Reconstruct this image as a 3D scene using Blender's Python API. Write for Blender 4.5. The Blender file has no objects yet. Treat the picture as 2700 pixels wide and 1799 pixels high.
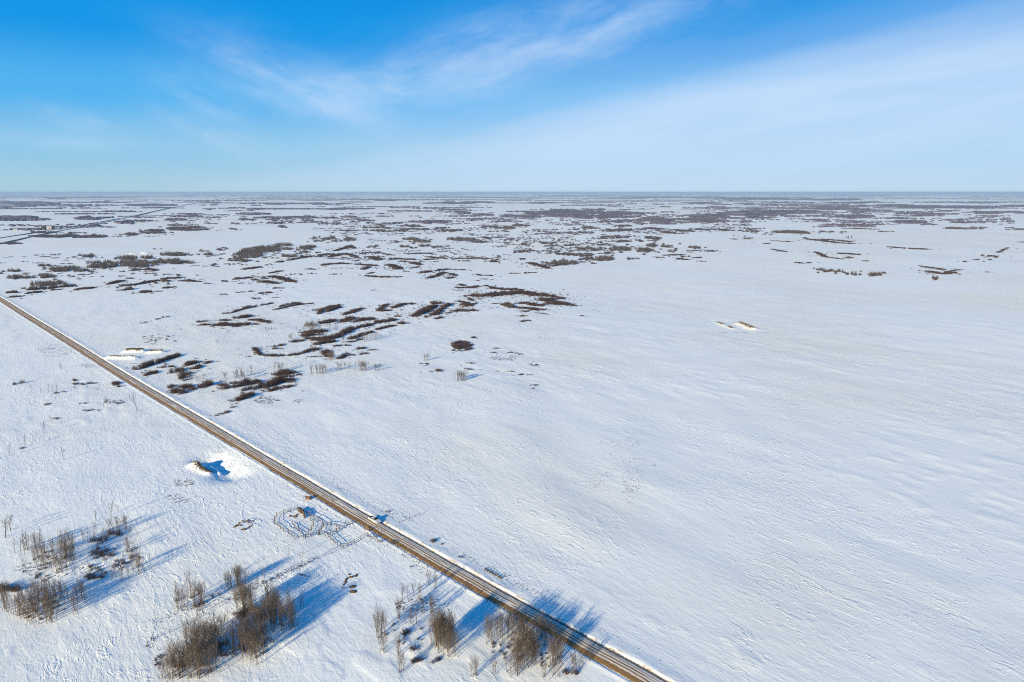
import bpy, math, random
import numpy as np
from mathutils import Vector
R = math.radians
rng = np.random.default_rng(7)
random.seed(7)
sc = bpy.context.scene
COL = sc.collection

# ------------------------------------------------------------------ camera
CAM_H, FPX, HOR = 120.0, 670.0, 192.0
PITCH = math.atan((341 - HOR) / FPX)
cam_d = bpy.data.cameras.new("camera"); cam = bpy.data.objects.new("camera", cam_d); COL.objects.link(cam)
cam.location = (0, 0, CAM_H); cam.rotation_euler = (R(90) - PITCH, 0, 0)
cam_d.sensor_width = 36.0; cam_d.lens = 36.0 * FPX / 1024; cam_d.clip_start = 1.0; cam_d.clip_end = 200000
sc.camera = cam

# ------------------------------------------------------------------ light
SUN_EL, SHADOW_AZ = R(18.5), R(34.0)          # shadows fall 34 degrees right of straight ahead
sun_d = bpy.data.lights.new("sun", 'SUN'); sun = bpy.data.objects.new("sun", sun_d); COL.objects.link(sun)
sun_d.energy = 5.0; sun_d.angle = R(0.55); sun_d.color = (1.0, 0.855, 0.52)
ray = Vector((math.sin(SHADOW_AZ) * math.cos(SUN_EL), math.cos(SHADOW_AZ) * math.cos(SUN_EL), -math.sin(SUN_EL)))
sun.rotation_euler = ray.to_track_quat('-Z', 'Y').to_euler(); sun.location = (0, 0, 300)

class NT:
    """tiny expression helper for node trees"""
    def __init__(s, tree): s.t = tree
    def n(s, typ, **kw):
        n = s.t.nodes.new(typ)
        for k, v in kw.items(): setattr(n, k, v)
        return n
    def put(s, sock, v):
        if isinstance(v, bpy.types.NodeSocket): s.t.links.new(v, sock)
        else: sock.default_value = v
    def m(s, op, a, b=None, c=None, clamp=False):
        n = s.n('ShaderNodeMath', operation=op, use_clamp=clamp); s.put(n.inputs[0], a)
        if b is not None: s.put(n.inputs[1], b)
        if c is not None: s.put(n.inputs[2], c)
        return n.outputs[0]
    def add(s, a, b): return s.m('ADD', a, b)
    def sub(s, a, b): return s.m('SUBTRACT', a, b)
    def mul(s, a, b): return s.m('MULTIPLY', a, b)
    def ramp(s, x, a, b, lo=0.0, hi=1.0, smooth=True):
        n = s.n('ShaderNodeMapRange', interpolation_type='SMOOTHSTEP' if smooth else 'LINEAR')
        s.put(n.inputs[0], x)
        for i, v in enumerate((a, b, lo, hi)): s.put(n.inputs[i + 1], v)
        return n.outputs[0]
    def xyz(s, x, y, z):
        n = s.n('ShaderNodeCombineXYZ')
        for i, v in enumerate((x, y, z)): s.put(n.inputs[i], v)
        return n.outputs[0]
    def sep(s, v):
        n = s.n('ShaderNodeSeparateXYZ'); s.put(n.inputs[0], v); return n.outputs
    def noise(s, vec, scale, detail=3.0, rough=0.5, dist=0.0, ntype=None):
        n = s.n('ShaderNodeTexNoise')
        if ntype: n.noise_type = ntype
        s.put(n.inputs['Vector'], vec); n.inputs['Scale'].default_value = scale
        n.inputs['Detail'].default_value = detail; n.inputs['Roughness'].default_value = rough
        n.inputs['Distortion'].default_value = dist
        return n.outputs[0]
    def mix(s, f, a, b):
        n = s.n('ShaderNodeMix', data_type='RGBA'); s.put(n.inputs[0], f)
        for i, v in ((6, a), (7, b)):
            if not isinstance(v, bpy.types.NodeSocket): v = (*v, 1.0)
            s.put(n.inputs[i], v)
        return n.outputs[2]
    def link(s, a, b): s.t.links.new(a, b)

# ------------------------------------------------------------------ sky
world = bpy.data.worlds.new("World"); sc.world = world; world.use_nodes = True
wt = world.node_tree; wt.nodes.clear(); w = NT(wt)
tc = w.n('ShaderNodeTexCoord'); dx, dy, dz = w.sep(tc.outputs['Generated'])
dzc = w.m('MAXIMUM', dz, 0.0015)
skyv = w.xyz(dx, dy, dzc)
sky = w.n('ShaderNodeTexSky', sky_type='NISHITA', sun_disc=False)
sky.sun_elevation = SUN_EL; sky.sun_rotation = SHADOW_AZ + math.pi
sky.air_density = 1.0; sky.dust_density = 0.4; sky.ozone_density = 2.2; sky.altitude = 600
w.link(skyv, sky.inputs[0])
hs = w.n('ShaderNodeHueSaturation'); w.link(sky.outputs[0], hs.inputs['Color'])
SKY_SAT = 1.30
w.put(hs.inputs['Saturation'], w.ramp(dzc, 0.0, 0.30, 0.95, SKY_SAT)); hs.inputs['Value'].default_value = 1.0
# clear winter air: pale cyan low down, saturated blue overhead, laid over the physical sky
cr_ = w.n('ShaderNodeValToRGB'); cr_.color_ramp.interpolation = 'EASE'; w.put(cr_.inputs[0], dzc)
for i_, (pos, c_) in enumerate(((0.0, (0.29, 0.44, 0.52)), (0.05, (0.20, 0.41, 0.58)), (0.12, (0.060, 0.32, 0.62)), (0.20, (0.004, 0.22, 0.57)), (0.30, (0.0, 0.165, 0.50)), (1.0, (0.0, 0.098, 0.28)))):
    e_ = cr_.color_ramp.elements[i_] if i_ < 2 else cr_.color_ramp.elements.new(pos); e_.position = pos; e_.color = (*c_, 1)
sc_ = w.n('ShaderNodeMix', data_type='RGBA', blend_type='MULTIPLY'); sc_.inputs[0].default_value = 1.0; w.link(hs.outputs[0], sc_.inputs[6]); sc_.inputs[7].default_value = (0.12, 0.12, 0.12, 1)
bg = w.n('ShaderNodeBackground'); w.link(w.mix(0.985, sc_.outputs[2], cr_.outputs[0]), bg.inputs[0]); bg.inputs[1].default_value = 1.0
# cirrus, laid out by direction: u, v are tangents of the bearing and the height above the horizon ahead
dyp = w.m('MAXIMUM', w.m('ABSOLUTE', dy), 0.05)
u = w.m('DIVIDE', dx, dyp); v = w.m('DIVIDE', dz, dyp)
def rot(uu, vv, u0, v0, slope):
    c, s_ = math.cos(math.atan(slope)), math.sin(math.atan(slope))
    a = w.sub(uu, u0); b = w.sub(vv, v0)
    return w.add(w.mul(a, c), w.mul(b, s_)), w.sub(w.mul(b, c), w.mul(a, s_))
def gauss(x, s_): 
    q = w.m('DIVIDE', x, s_); return w.m('EXPONENT', w.mul(w.mul(q, q), -1.0))
# the long veil rising to the right
al, ac = rot(u, v, -0.11, 0.061, 0.165)
n1 = w.noise(w.xyz(w.mul(al, 1.3), w.mul(ac, 9.0), 3.0), 1.6, 5, 0.55, 0.3)
acn = w.add(ac, w.mul(w.sub(n1, 0.5), 0.035))
top = w.ramp(acn, w.add(0.035, w.mul(w.m('MAXIMUM', al, 0.0), 0.11)), -0.015)
low = w.ramp(acn, -0.26, 0.01, 0.55, 1.0)
edge = w.ramp(al, -0.70, 0.42, 0.05, 1.0)
veil = w.mul(w.mul(top, low), edge)
fibre = w.noise(w.xyz(w.mul(al, 1.6), w.mul(ac, 14.0), 7.0), 2.0, 5, 0.55, 0.2)
veil = w.mul(veil, w.ramp(fibre, 0.25, 0.7, 0.70, 0.88))
# soft halo above the veil
halo = w.mul(w.mul(w.ramp(acn, w.add(0.09, w.mul(w.m('MAXIMUM', al, 0.0), 0.10)), 0.0), 0.34), w.ramp(al, -0.6, 0.2))
# torn cirrus high in the middle and wisps on the left
def tuft(u0, v0, slope, la, wa, amt, seed, sx=2.4, sy=9.0):
    a, b = rot(u, v, u0, v0, slope)
    m_ = w.mul(gauss(a, la), gauss(b, wa))
    wp = w.noise(w.xyz(w.mul(a, 3.0), w.mul(b, 5.0), seed + 4.0), 2.0, 3, 0.5)
    b2 = w.add(b, w.mul(w.sub(wp, 0.5), 0.05)); lf = w.noise(w.xyz(w.mul(a, 6.0), w.mul(b, 16.0), w.m('ADD', seed, 9.0)), 1.6, 4, 0.6, 0.3)
    f = w.noise(w.xyz(w.mul(a, sx), w.mul(b2, sy), seed), 2.4, 7, 0.66, 0.35)
    return w.mul(w.mul(w.mul(m_, w.ramp(f, 0.30, 0.75, 0.30, 1.1)), w.ramp(lf, 0.30, 0.62, 0.25, 1.25)), amt)
clouds = [tuft(0.035, 0.205, 0.26, 0.24, 0.050, 0.62, 1.0), tuft(-0.17, 0.150, 0.12, 0.14, 0.030, 0.70, 2.0),
          tuft(0.12, 0.225, 0.30, 0.15, 0.038, 0.42, 9.0), tuft(-0.05, 0.170, 0.20, 0.16, 0.040, 0.45, 2.6),
          tuft(-0.31, 0.150, -0.40, 0.13, 0.030, 0.60, 3.0), tuft(-0.29, 0.125, -0.25, 0.10, 0.018, 0.60, 3.7),
          tuft(-0.45, 0.135, -0.50, 0.07, 0.028, 0.45, 5.0), tuft(-0.35, 0.19, -0.30, 0.10, 0.030, 0.22, 14.0),
          tuft(-0.61, 0.100, -0.20, 0.07, 0.018, 0.42, 6.0), tuft(-0.43, 0.080, -0.40, 0.10, 0.020, 0.40, 8.0),
          tuft(-0.62, 0.070, -0.05, 0.14, 0.012, 0.30, 11.0), tuft(0.30, 0.11, 0.15, 0.40, 0.05, 0.22, 12.0)]
tot = w.m('MAXIMUM', veil, halo)
for c_ in clouds: tot = w.sub(1.0, w.mul(w.sub(1.0, tot), w.sub(1.0, w.mul(c_, 0.72))))
front = w.ramp(dy, 0.0, 0.3)
# behind the camera a thin even veil
tot = w.mul(w.mul(tot, w.ramp(front, 0.0, 1.0, 0.3, 1.0)), w.ramp(dz, -0.01, 0.004))
cbg = w.n('ShaderNodeBackground'); w.put(cbg.inputs[0], (0.62, 0.78, 1.0, 1)); cbg.inputs[1].default_value = 0.70
mx = w.n('ShaderNodeMixShader'); w.put(mx.inputs[0], tot); w.link(bg.outputs[0], mx.inputs[1]); w.link(cbg.outputs[0], mx.inputs[2])
wo = w.n('ShaderNodeOutputWorld'); w.link(mx.outputs[0], wo.inputs[0])

sc.view_settings.view_transform = 'Standard'; sc.view_settings.look = 'None'
sc.view_settings.exposure = 0.49; sc.view_settings.gamma = 1.0; sc.view_settings.use_curve_mapping = False
sc.cycles.use_denoising = False; sc.cycles.filter_width = 1.05
sc.cycles.max_bounces = 4; sc.cycles.diffuse_bounces = 2; sc.cycles.glossy_bounces = 1; sc.cycles.volume_bounces = 0
sc.cycles.transparent_max_bounces = 4

# ------------------------------------------------------------------ helpers
def G(x, y):
    """photograph pixel (2700 wide) -> ground point in metres"""
    x = np.asarray(x, float) * 1024 / 2700; y = np.asarray(y, float) * 1024 / 2700
    s, c = math.sin(PITCH), math.cos(PITCH)
    a = (x - 512) / FPX; b = (y - 341) / FPX
    d = np.maximum(s + c * b, 1e-4)
    return np.stack([a / d * CAM_H, (c - s * b) / d * CAM_H], -1)
ZM = {'1': (0, 1300, 3.143), '2': (400, 1300, 3.143), '3': (950, 1400, 2.769), '4': (600, 1250, 4.28), '5': (0, 850, 3.363),
      '6': (350, 800, 3.139), '7': (950, 700, 3.485), '8': (0, 480, 2.616), '9': (800, 480, 2.616), 'A': (1700, 480, 2.354),
      'B': (1500, 1050, 5.226), 'C': (0, 500, 6.726), 'P': (480, 1170, 10.7), 'Q': (230, 880, 7.847), 'W': (1850, 800, 11.77), 'S': (0, 0, 1.0)}
def Z(reg, pts):
    ox, oy, z = ZM[reg]; p = np.asarray(pts, float).reshape(-1, 2)
    return G(ox + p[:, 0] / z, oy + p[:, 1] / z)

def mesh(name, V, F, mats, parent=None, loc=None, smooth=False, uv=None, midx=None):
    V = np.asarray(V, np.float32); F = np.asarray(F, np.int32); k = F.shape[1]
    me = bpy.data.meshes.new(name); me.vertices.add(len(V)); me.vertices.foreach_set('co', V.ravel())
    me.loops.add(F.size); me.loops.foreach_set('vertex_index', F.ravel())
    me.polygons.add(len(F)); me.polygons.foreach_set('loop_start', np.arange(0, F.size, k, dtype=np.int32))
    if smooth: me.polygons.foreach_set('use_smooth', np.ones(len(F), bool))
    if uv is not None:
        l = me.uv_layers.new(name='UVMap'); l.data.foreach_set('uv', np.asarray(uv, np.float32)[F.ravel()].ravel())
    for m_ in (mats if isinstance(mats, (list, tuple)) else [mats]): me.materials.append(m_)
    if midx is not None: me.polygons.foreach_set('material_index', np.asarray(midx, np.int32))
    me.update(calc_edges=True)
    o = bpy.data.objects.new(name, me); COL.objects.link(o)
    if parent is not None: o.parent = parent
    if loc is not None: o.location = loc
    return o
def tag(o, label=None, cat=None, group=None, kind=None):
    if label: o['label'] = label
    if cat: o['category'] = cat
    if group: o['group'] = group
    if kind: o['kind'] = kind
    return o
def empty(name, loc, rz=0.0):
    o = bpy.data.objects.new(name, None); COL.objects.link(o); o.location = loc; o.rotation_euler = (0, 0, rz)
    o.empty_display_size = 0.3; return o

def vnoise(x, y, seed=0):
    xi = np.floor(x).astype(np.int64); yi = np.floor(y).astype(np.int64); fx = x - xi; fy = y - yi
    fx = fx * fx * (3 - 2 * fx); fy = fy * fy * (3 - 2 * fy)
    def h(i, j):
        n = (i * 374761393 + j * 668265263 + seed * 974634777) & 0xffffffff
        n = ((n ^ (n >> 13)) * 1274126177) & 0xffffffff
        return ((n ^ (n >> 16)) & 0xffff) / 65535.0
    return (h(xi, yi) * (1 - fx) + h(xi + 1, yi) * fx) * (1 - fy) + (h(xi, yi + 1) * (1 - fx) + h(xi + 1, yi + 1) * fx) * fy

# ------------------------------------------------------------------ terrain
RP = np.array([(0, 786), (98, 851), (190, 903.5), (267.6, 948), (357, 1007.6), (446, 1070), (535, 1123.6), (624.5, 1174), (696, 1219),
               (763.6, 1257), (833.6, 1299), (903.7, 1336), (997, 1388), (1149, 1474), (1203, 1508), (1383, 1613), (1564, 1718), (1701, 1799)], float)
RG = G(RP[:, 0], RP[:, 1])
RD = np.array([0.7098, -0.7044]); RN = np.array([0.7044, 0.7098])      # along the road (towards the camera), and across to the right
r_al = RG @ RD; r_off = RG @ RN
_pf = np.polyfit(r_al, r_off, 3); R0, R1 = r_al.min(), r_al.max()
def road_off(al):
    a = np.clip(al, R0, R1); return np.polyval(_pf, a)
def road_u(x, y):
    al = x * RD[0] + y * RD[1]; return x * RN[0] + y * RN[1] - road_off(al), al
WD = np.array([0.62, -0.785]); WN = np.array([0.785, 0.62])             # wind direction of the drifts
def seg(x, y, a, b):
    ab = b - a; L2 = ab @ ab; t = ((x - a[0]) * ab[0] + (y - a[1]) * ab[1]) / L2; tc_ = np.clip(t, 0, 1)
    dxx = x - (a[0] + tc_ * ab[0]); dyy = y - (a[1] + tc_ * ab[1])
    return np.hypot(dxx, dyy), tc_
BUMPS = []        # (a, b, height, half width)
def ridge(reg, p, q, h, wd): a, b = Z(reg, [p, q]); BUMPS.append((a, b, h, wd))
ridge('P', (400, 700), (810, 890), 1.4, 2.0); ridge('P', (340, 650), (460, 690), 1.5, 2.0)
ridge('P', (800, 470), (1400, 900), -2.5, 6.6); ridge('P', (760, 630), (1060, 830), 1.5, 1.0)
ridge('Q', (860, 385), (1120, 378), 2.6, 3.2); ridge('Q', (1330, 400), (1530, 395), 1.9, 2.8)
ridge('Q', (470, 515), (980, 520), 1.9, 2.8); ridge('W', (500, 600), (940, 775), 0.9, 3.0); ridge('W', (1190, 640), (1560, 790), 2.2, 4.2)
ridge('S', (1330, 1030), (1400, 1300), 0.65, 17); ridge('S', (1445, 1300), (1560, 1420), 0.5, 11); ridge('S', (1640, 1180), (1660, 1270), 1.0, 20)
ridge('8', (900, 497), (930, 497), 3.5, 6); ridge('8', (985, 493), (1015, 493), 4.5, 7)
def T(x, y):
    x = np.asarray(x, float); y = np.asarray(y, float); r = np.hypot(x, y)
    z = 0.55 * np.sin(x / 61 + 0.7) * np.sin(y / 83 + 0.4) + 0.8 * np.sin((x + 0.4 * y) / 171 + 1.0) + 0.5 * np.sin((0.5 * x - y) / 97)
    z = z + 1.2 * (vnoise(x / 140, y / 190, 3) - 0.5)
    a = x * WD[0] + y * WD[1]; b = x * WN[0] + y * WN[1]
    ru, _ = road_u(x, y); k = np.clip((np.abs(ru - 1) - 9) / 14, 0, 1); near = np.clip((1500 - r) / 900, 0, 1) * k
    b2 = b + 3 * (vnoise(a / 50, b / 30, 9) - 0.5)
    z = z + near * (0.26 * (vnoise(a / 42, b2 / 13, 11) - 0.5) + 0.10 * (vnoise(a / 13, b2 / 5, 12) - 0.5) + 0.42 * (vnoise(x / 19, y / 23, 15) - 0.5) + 0.16 * (vnoise(x / 7, y / 8, 16) - 0.5) * np.clip((40 - x) / 60, 0.35, 1))
    s_ = vnoise(a / 9, b2 / 4.0, 13); z = z + near * 0.16 * np.clip((s_ - 0.62) / 0.12, 0, 1) * np.clip((vnoise(a / 60, b / 60, 14) - 0.35) * 4, 0, 1)
    for A, B, h, wd in BUMPS:
        w_ = 4.2 * wd + 4; m_ = (x > min(A[0], B[0]) - w_) & (x < max(A[0], B[0]) + w_) & (y > min(A[1], B[1]) - w_) & (y < max(A[1], B[1]) + w_)
        if not np.any(m_): continue
        d, t = seg(x, y, A, B)
        hh = h * (0.84 + (0.30 if wd < 9 else 0.1) * vnoise(x / 2.6, y / 2.6, 21))
        z = z + np.where(m_, hh * np.exp(-(d / wd) ** 2 * 0.9), 0)
    return z
def TT(x, y):
    r = np.hypot(x, y); k = np.clip((9000 - r) / 6000, 0, 1)
    return T(x, y) * k + np.clip((r - 7000) / 16000, 0, 1) * (9.0 * (vnoise(x / 5200 + 3, y / 8000, 51) - 0.5) + 5.0 * (vnoise(x / 1900, y / 4000, 52) - 0.5))
PATCH = []
for nm, lst in (('pond_pit', (0, 1, 2, 3)), ('spoil_banks', (4, 5, 6)), ('field_dugout', (7, 8))):
    P_ = np.array([BUMPS[i][j] for i in lst for j in (0, 1)]); PATCH.append((nm, P_.min(0) - 17, P_.max(0) + 17))
def sink(x, y):
    ru, al = road_u(x, y); s_ = np.where(np.abs(ru - 1) < 5.5, 1.6, 0.0)
    for nm, a, b in PATCH:
        s_ = s_ + np.where((x > a[0] + 5) & (x < b[0] - 5) & (y > a[1] + 5) & (y < b[1] - 5), 2.5, 0)
    return s_

# ------------------------------------------------------------------ materials
def mat(name, col, rough=0.8, var=0.0, col2=None, scale=3.0, metallic=0.0):
    m_ = bpy.data.materials.new(name); m_.use_nodes = True; b = NT(m_.node_tree); p = m_.node_tree.nodes['Principled BSDF']
    p.inputs['Roughness'].default_value = rough; p.inputs['Metallic'].default_value = metallic
    p.inputs['Specular IOR Level'].default_value = 0.25
    g = b.n('ShaderNodeNewGeometry'); nz = b.noise(g.outputs['Position'], scale, 4, 0.6)
    c2 = col2 or tuple(c * (1 - var) for c in col)
    b.link(b.mix(b.ramp(nz, 0.35, 0.65), col, c2), p.inputs['Base Color'])
    return m_
def plantmat(name, colA, colB):
    m_ = bpy.data.materials.new(name); m_.use_nodes = True; b = NT(m_.node_tree); p = m_.node_tree.nodes['Principled BSDF']
    p.inputs['Roughness'].default_value = 0.9; p.inputs['Specular IOR Level'].default_value = 0.1
    g = b.n('ShaderNodeNewGeometry'); oi = b.n('ShaderNodeObjectInfo')
    nz = b.noise(g.outputs['Position'], 0.12, 3, 0.6)
    f = b.add(b.mul(b.sub(nz, 0.5), 1.8), b.mul(oi.outputs['Random'], 0.5))
    b.link(b.mix(b.m('ADD', f, 0.25, clamp=True), colA, colB), p.inputs['Base Color'])
    return m_
M = {'bark': plantmat('aspen_bark', (0.30, 0.25, 0.19), (0.20, 0.16, 0.125)),
     'twig': plantmat('aspen_twigs', (0.20, 0.15, 0.115), (0.11, 0.085, 0.072)),
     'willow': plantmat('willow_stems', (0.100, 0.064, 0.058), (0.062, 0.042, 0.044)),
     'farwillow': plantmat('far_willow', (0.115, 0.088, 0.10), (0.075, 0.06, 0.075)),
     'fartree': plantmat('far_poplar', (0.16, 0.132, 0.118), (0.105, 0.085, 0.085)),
     'wood': mat('woodland_purple_grey', (0.12, 0.105, 0.145), 0.95, 0.35, None, 0.01),  # wood: one purple-grey base colour, varied only by broad noise
     'spruce': mat('spruce_needles', (0.03, 0.05, 0.035), 0.9, 0.4, None, 0.5),
     'grass': mat('dry_grass', (0.27, 0.195, 0.105), 0.9, 0.45, None, 0.4),
     'earth': mat('bare_earth', (0.17, 0.095, 0.048), 0.95, 0.5, None, 1.5),
     'timber': mat('weathered_timber', (0.125, 0.085, 0.062), 0.85, 0.45, None, 1.2),
     'redwood': mat('reddish_timber', (0.34, 0.20, 0.13), 0.8, 0.4, None, 1.5),
     'wire': mat('fence_wire', (0.12, 0.11, 0.11), 0.6, 0.2),
     'paint': mat('white_paint', (0.56, 0.58, 0.61), 0.35, 0.06), 'glass': mat('dark_glass', (0.02, 0.025, 0.03), 0.08, 0.1),
     'rubber': mat('tyre_rubber', (0.02, 0.02, 0.02), 0.8, 0.2), 'chrome': mat('grey_metal', (0.45, 0.45, 0.46), 0.35, 0.1, metallic=0.8),
     'lampr': mat('red_lens', (0.35, 0.02, 0.02), 0.3, 0.1), 'cream': mat('cream_siding', (0.72, 0.62, 0.46), 0.7, 0.1),
     'roof': mat('grey_roof', (0.20, 0.20, 0.22), 0.7, 0.2), 'asphalt': mat('worn_asphalt', (0.17, 0.155, 0.165), 0.9, 0.2)}

def snow_nodes(m_, fields=True):
    m_.use_nodes = True; b = NT(m_.node_tree); p = m_.node_tree.nodes['Principled BSDF']
    g = b.n('ShaderNodeNewGeometry'); x, y, z = b.sep(g.outputs['Position'])
    a = b.add(b.mul(x, float(WD[0])), b.mul(y, float(WD[1]))); c = b.add(b.mul(x, float(WN[0])), b.mul(y, float(WN[1])))
    # the wind swings a little from place to place
    wob = b.noise(b.xyz(x, y, 0.0), 0.010, 2, 0.5)
    c2 = b.add(c, b.mul(b.sub(wob, 0.5), 22.0)); a2 = b.add(a, b.mul(b.sub(wob, 0.5), 30.0))
    rough_ = b.ramp(b.noise(b.xyz(x, y, 9.0), 0.013, 3, 0.6), 0.42, 0.64)
    left = b.ramp(x, 40.0, -60.0)
    s1 = b.noise(b.xyz(b.mul(a2, 0.16), b.mul(c2, 0.60), 0.0), 1.0, 5, 0.62, 0.5)
    s2 = b.noise(b.xyz(b.mul(a, 0.45), b.mul(c2, 1.7), 3.0), 1.0, 3, 0.6, 0.3)
    s3 = b.noise(b.xyz(b.mul(a2, 0.022), b.mul(c2, 0.075), 6.0), 1.0, 4, 0.55, 0.4)
    s4 = b.noise(b.xyz(b.mul(x, 0.30), b.mul(y, 0.34), 15.0), 1.0, 5, 0.62, 0.6)
    # scarps: steep lips of eroded crust, here and there
    lipn = b.noise(b.xyz(b.mul(a2, 0.13), b.mul(c2, 0.26), 12.0), 1.0, 3, 0.6, 0.9)
    lip = b.ramp(lipn, 0.585, 0.63)
    lipn2 = b.noise(b.xyz(b.mul(a, 0.22), b.mul(c2, 0.55), 17.0), 1.0, 3, 0.6, 0.7)
    lip2 = b.ramp(lipn2, 0.60, 0.66)
    h = b.add(b.mul(s1, b.add(0.20, b.mul(rough_, 0.18))), b.mul(s2, b.add(0.075, b.mul(rough_, 0.05))))
    h = b.add(h, b.add(b.mul(s3, 0.30), b.mul(s4, b.add(0.15, b.mul(left, 0.16)))))
    h = b.add(h, b.add(b.mul(b.mul(lip, rough_), 0.24), b.mul(lip2, b.mul(b.add(rough_, 0.25), 0.12))))
    bump = b.n('ShaderNodeBump'); bump.inputs['Distance'].default_value = 1.0
    b.link(b.ramp(y, 350.0, 2600.0, 0.62, 0.20, smooth=False), bump.inputs['Strength'])
    b.link(h, bump.inputs['Height'])
    b.link(bump.outputs[0], p.inputs['Normal'])
    col = b.mix(b.ramp(b.noise(b.xyz(x, y, 2.0), 0.006, 4, 0.6), 0.42, 0.66), (0.85, 0.86, 0.87), (0.84, 0.825, 0.79))
    if fields:
        # quarter sections in line with the road: some fields have stubble showing through
        fa = b.m('FLOOR', b.m('DIVIDE', b.add(b.mul(x, float(RD[0])), b.mul(y, float(RD[1]))), 810.0))
        fc = b.m('FLOOR', b.m('DIVIDE', b.add(b.mul(x, float(RN[0])), b.mul(y, float(RN[1]))), 810.0))
        wn = b.n('ShaderNodeTexWhiteNoise'); b.link(b.xyz(fa, fc, 0.0), wn.inputs['Vector'])
        far = b.ramp(y, 900, 2500)
        stub = b.mul(b.ramp(wn.outputs['Value'], 0.45, 0.95, 0.0, 0.45), far)
        stub = b.mul(stub, b.ramp(b.noise(b.xyz(b.mul(a, 0.004), b.mul(c, 0.012), 4.0), 1.0, 4, 0.6), 0.3, 0.7))
        col = b.mix(stub, col, (0.80, 0.70, 0.55))
    b.link(col, p.inputs['Base Color']); p.inputs['Roughness'].default_value = 0.75; p.inputs['Specular IOR Level'].default_value = 0.15
    return b, p, x, y, a, c
snow = bpy.data.materials.new('wind_packed_snow'); snow_nodes(snow)

# ------------------------------------------------------------------ ground sheet
def build_ground():
    rr = [0, 8, 20, 40, 60, 75, 90, 102]
    r = 104.0
    while r < 3000: rr.append(r); r *= 1.0050
    while r < 75000: rr.append(r); r *= 1.02
    rr.append(75000)
    th = np.concatenate([np.arange(-46, 46.01, 0.17), np.arange(50, 311, 4.0)]); th = R(1) * th
    Rr, Th = np.meshgrid(np.array(rr), th, indexing='ij'); X = Rr * np.sin(Th); Y = Rr * np.cos(Th)
    Zz = TT(X, Y) - sink(X, Y)
    V = np.stack([X, Y, Zz], -1).reshape(-1, 3); nr, nt = Rr.shape
    i = np.arange(nr - 1)[:, None] * nt; j = np.arange(nt)[None, :]; j2 = (j + 1) % nt
    F = np.stack([i + j, i + nt + j, i + nt + j2, i + j2], -1).reshape(-1, 4)[:, ::-1]
    o = mesh('snowy_ground', V, F, snow, smooth=True); tag(o, kind='structure')
    print('ground', len(V), len(F))
build_ground()
for nm, a, b_ in PATCH:
    st = 0.55 if nm != 'field_dugout' else 0.9
    xs = np.arange(a[0], b_[0] + st, st); ys = np.arange(a[1], b_[1] + st, st); X, Y = np.meshgrid(xs, ys, indexing='ij')
    ed = np.minimum(np.minimum(X - a[0], xs[-1] - X), np.minimum(Y - a[1], ys[-1] - Y)); Zz = T(X, Y) + 0.05 - 0.13 * np.clip(1 - ed / 4.5, 0, 1)
    nx, ny = X.shape; i = np.arange(nx - 1)[:, None] * ny; j = np.arange(ny - 1)[None, :]
    F = np.stack([i + j, i + ny + j, i + ny + j + 1, i + j + 1], -1).reshape(-1, 4)
    tag(mesh('terrain', np.stack([X, Y, Zz], -1).reshape(-1, 3), F, snow, smooth=True), kind='structure')

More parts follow.
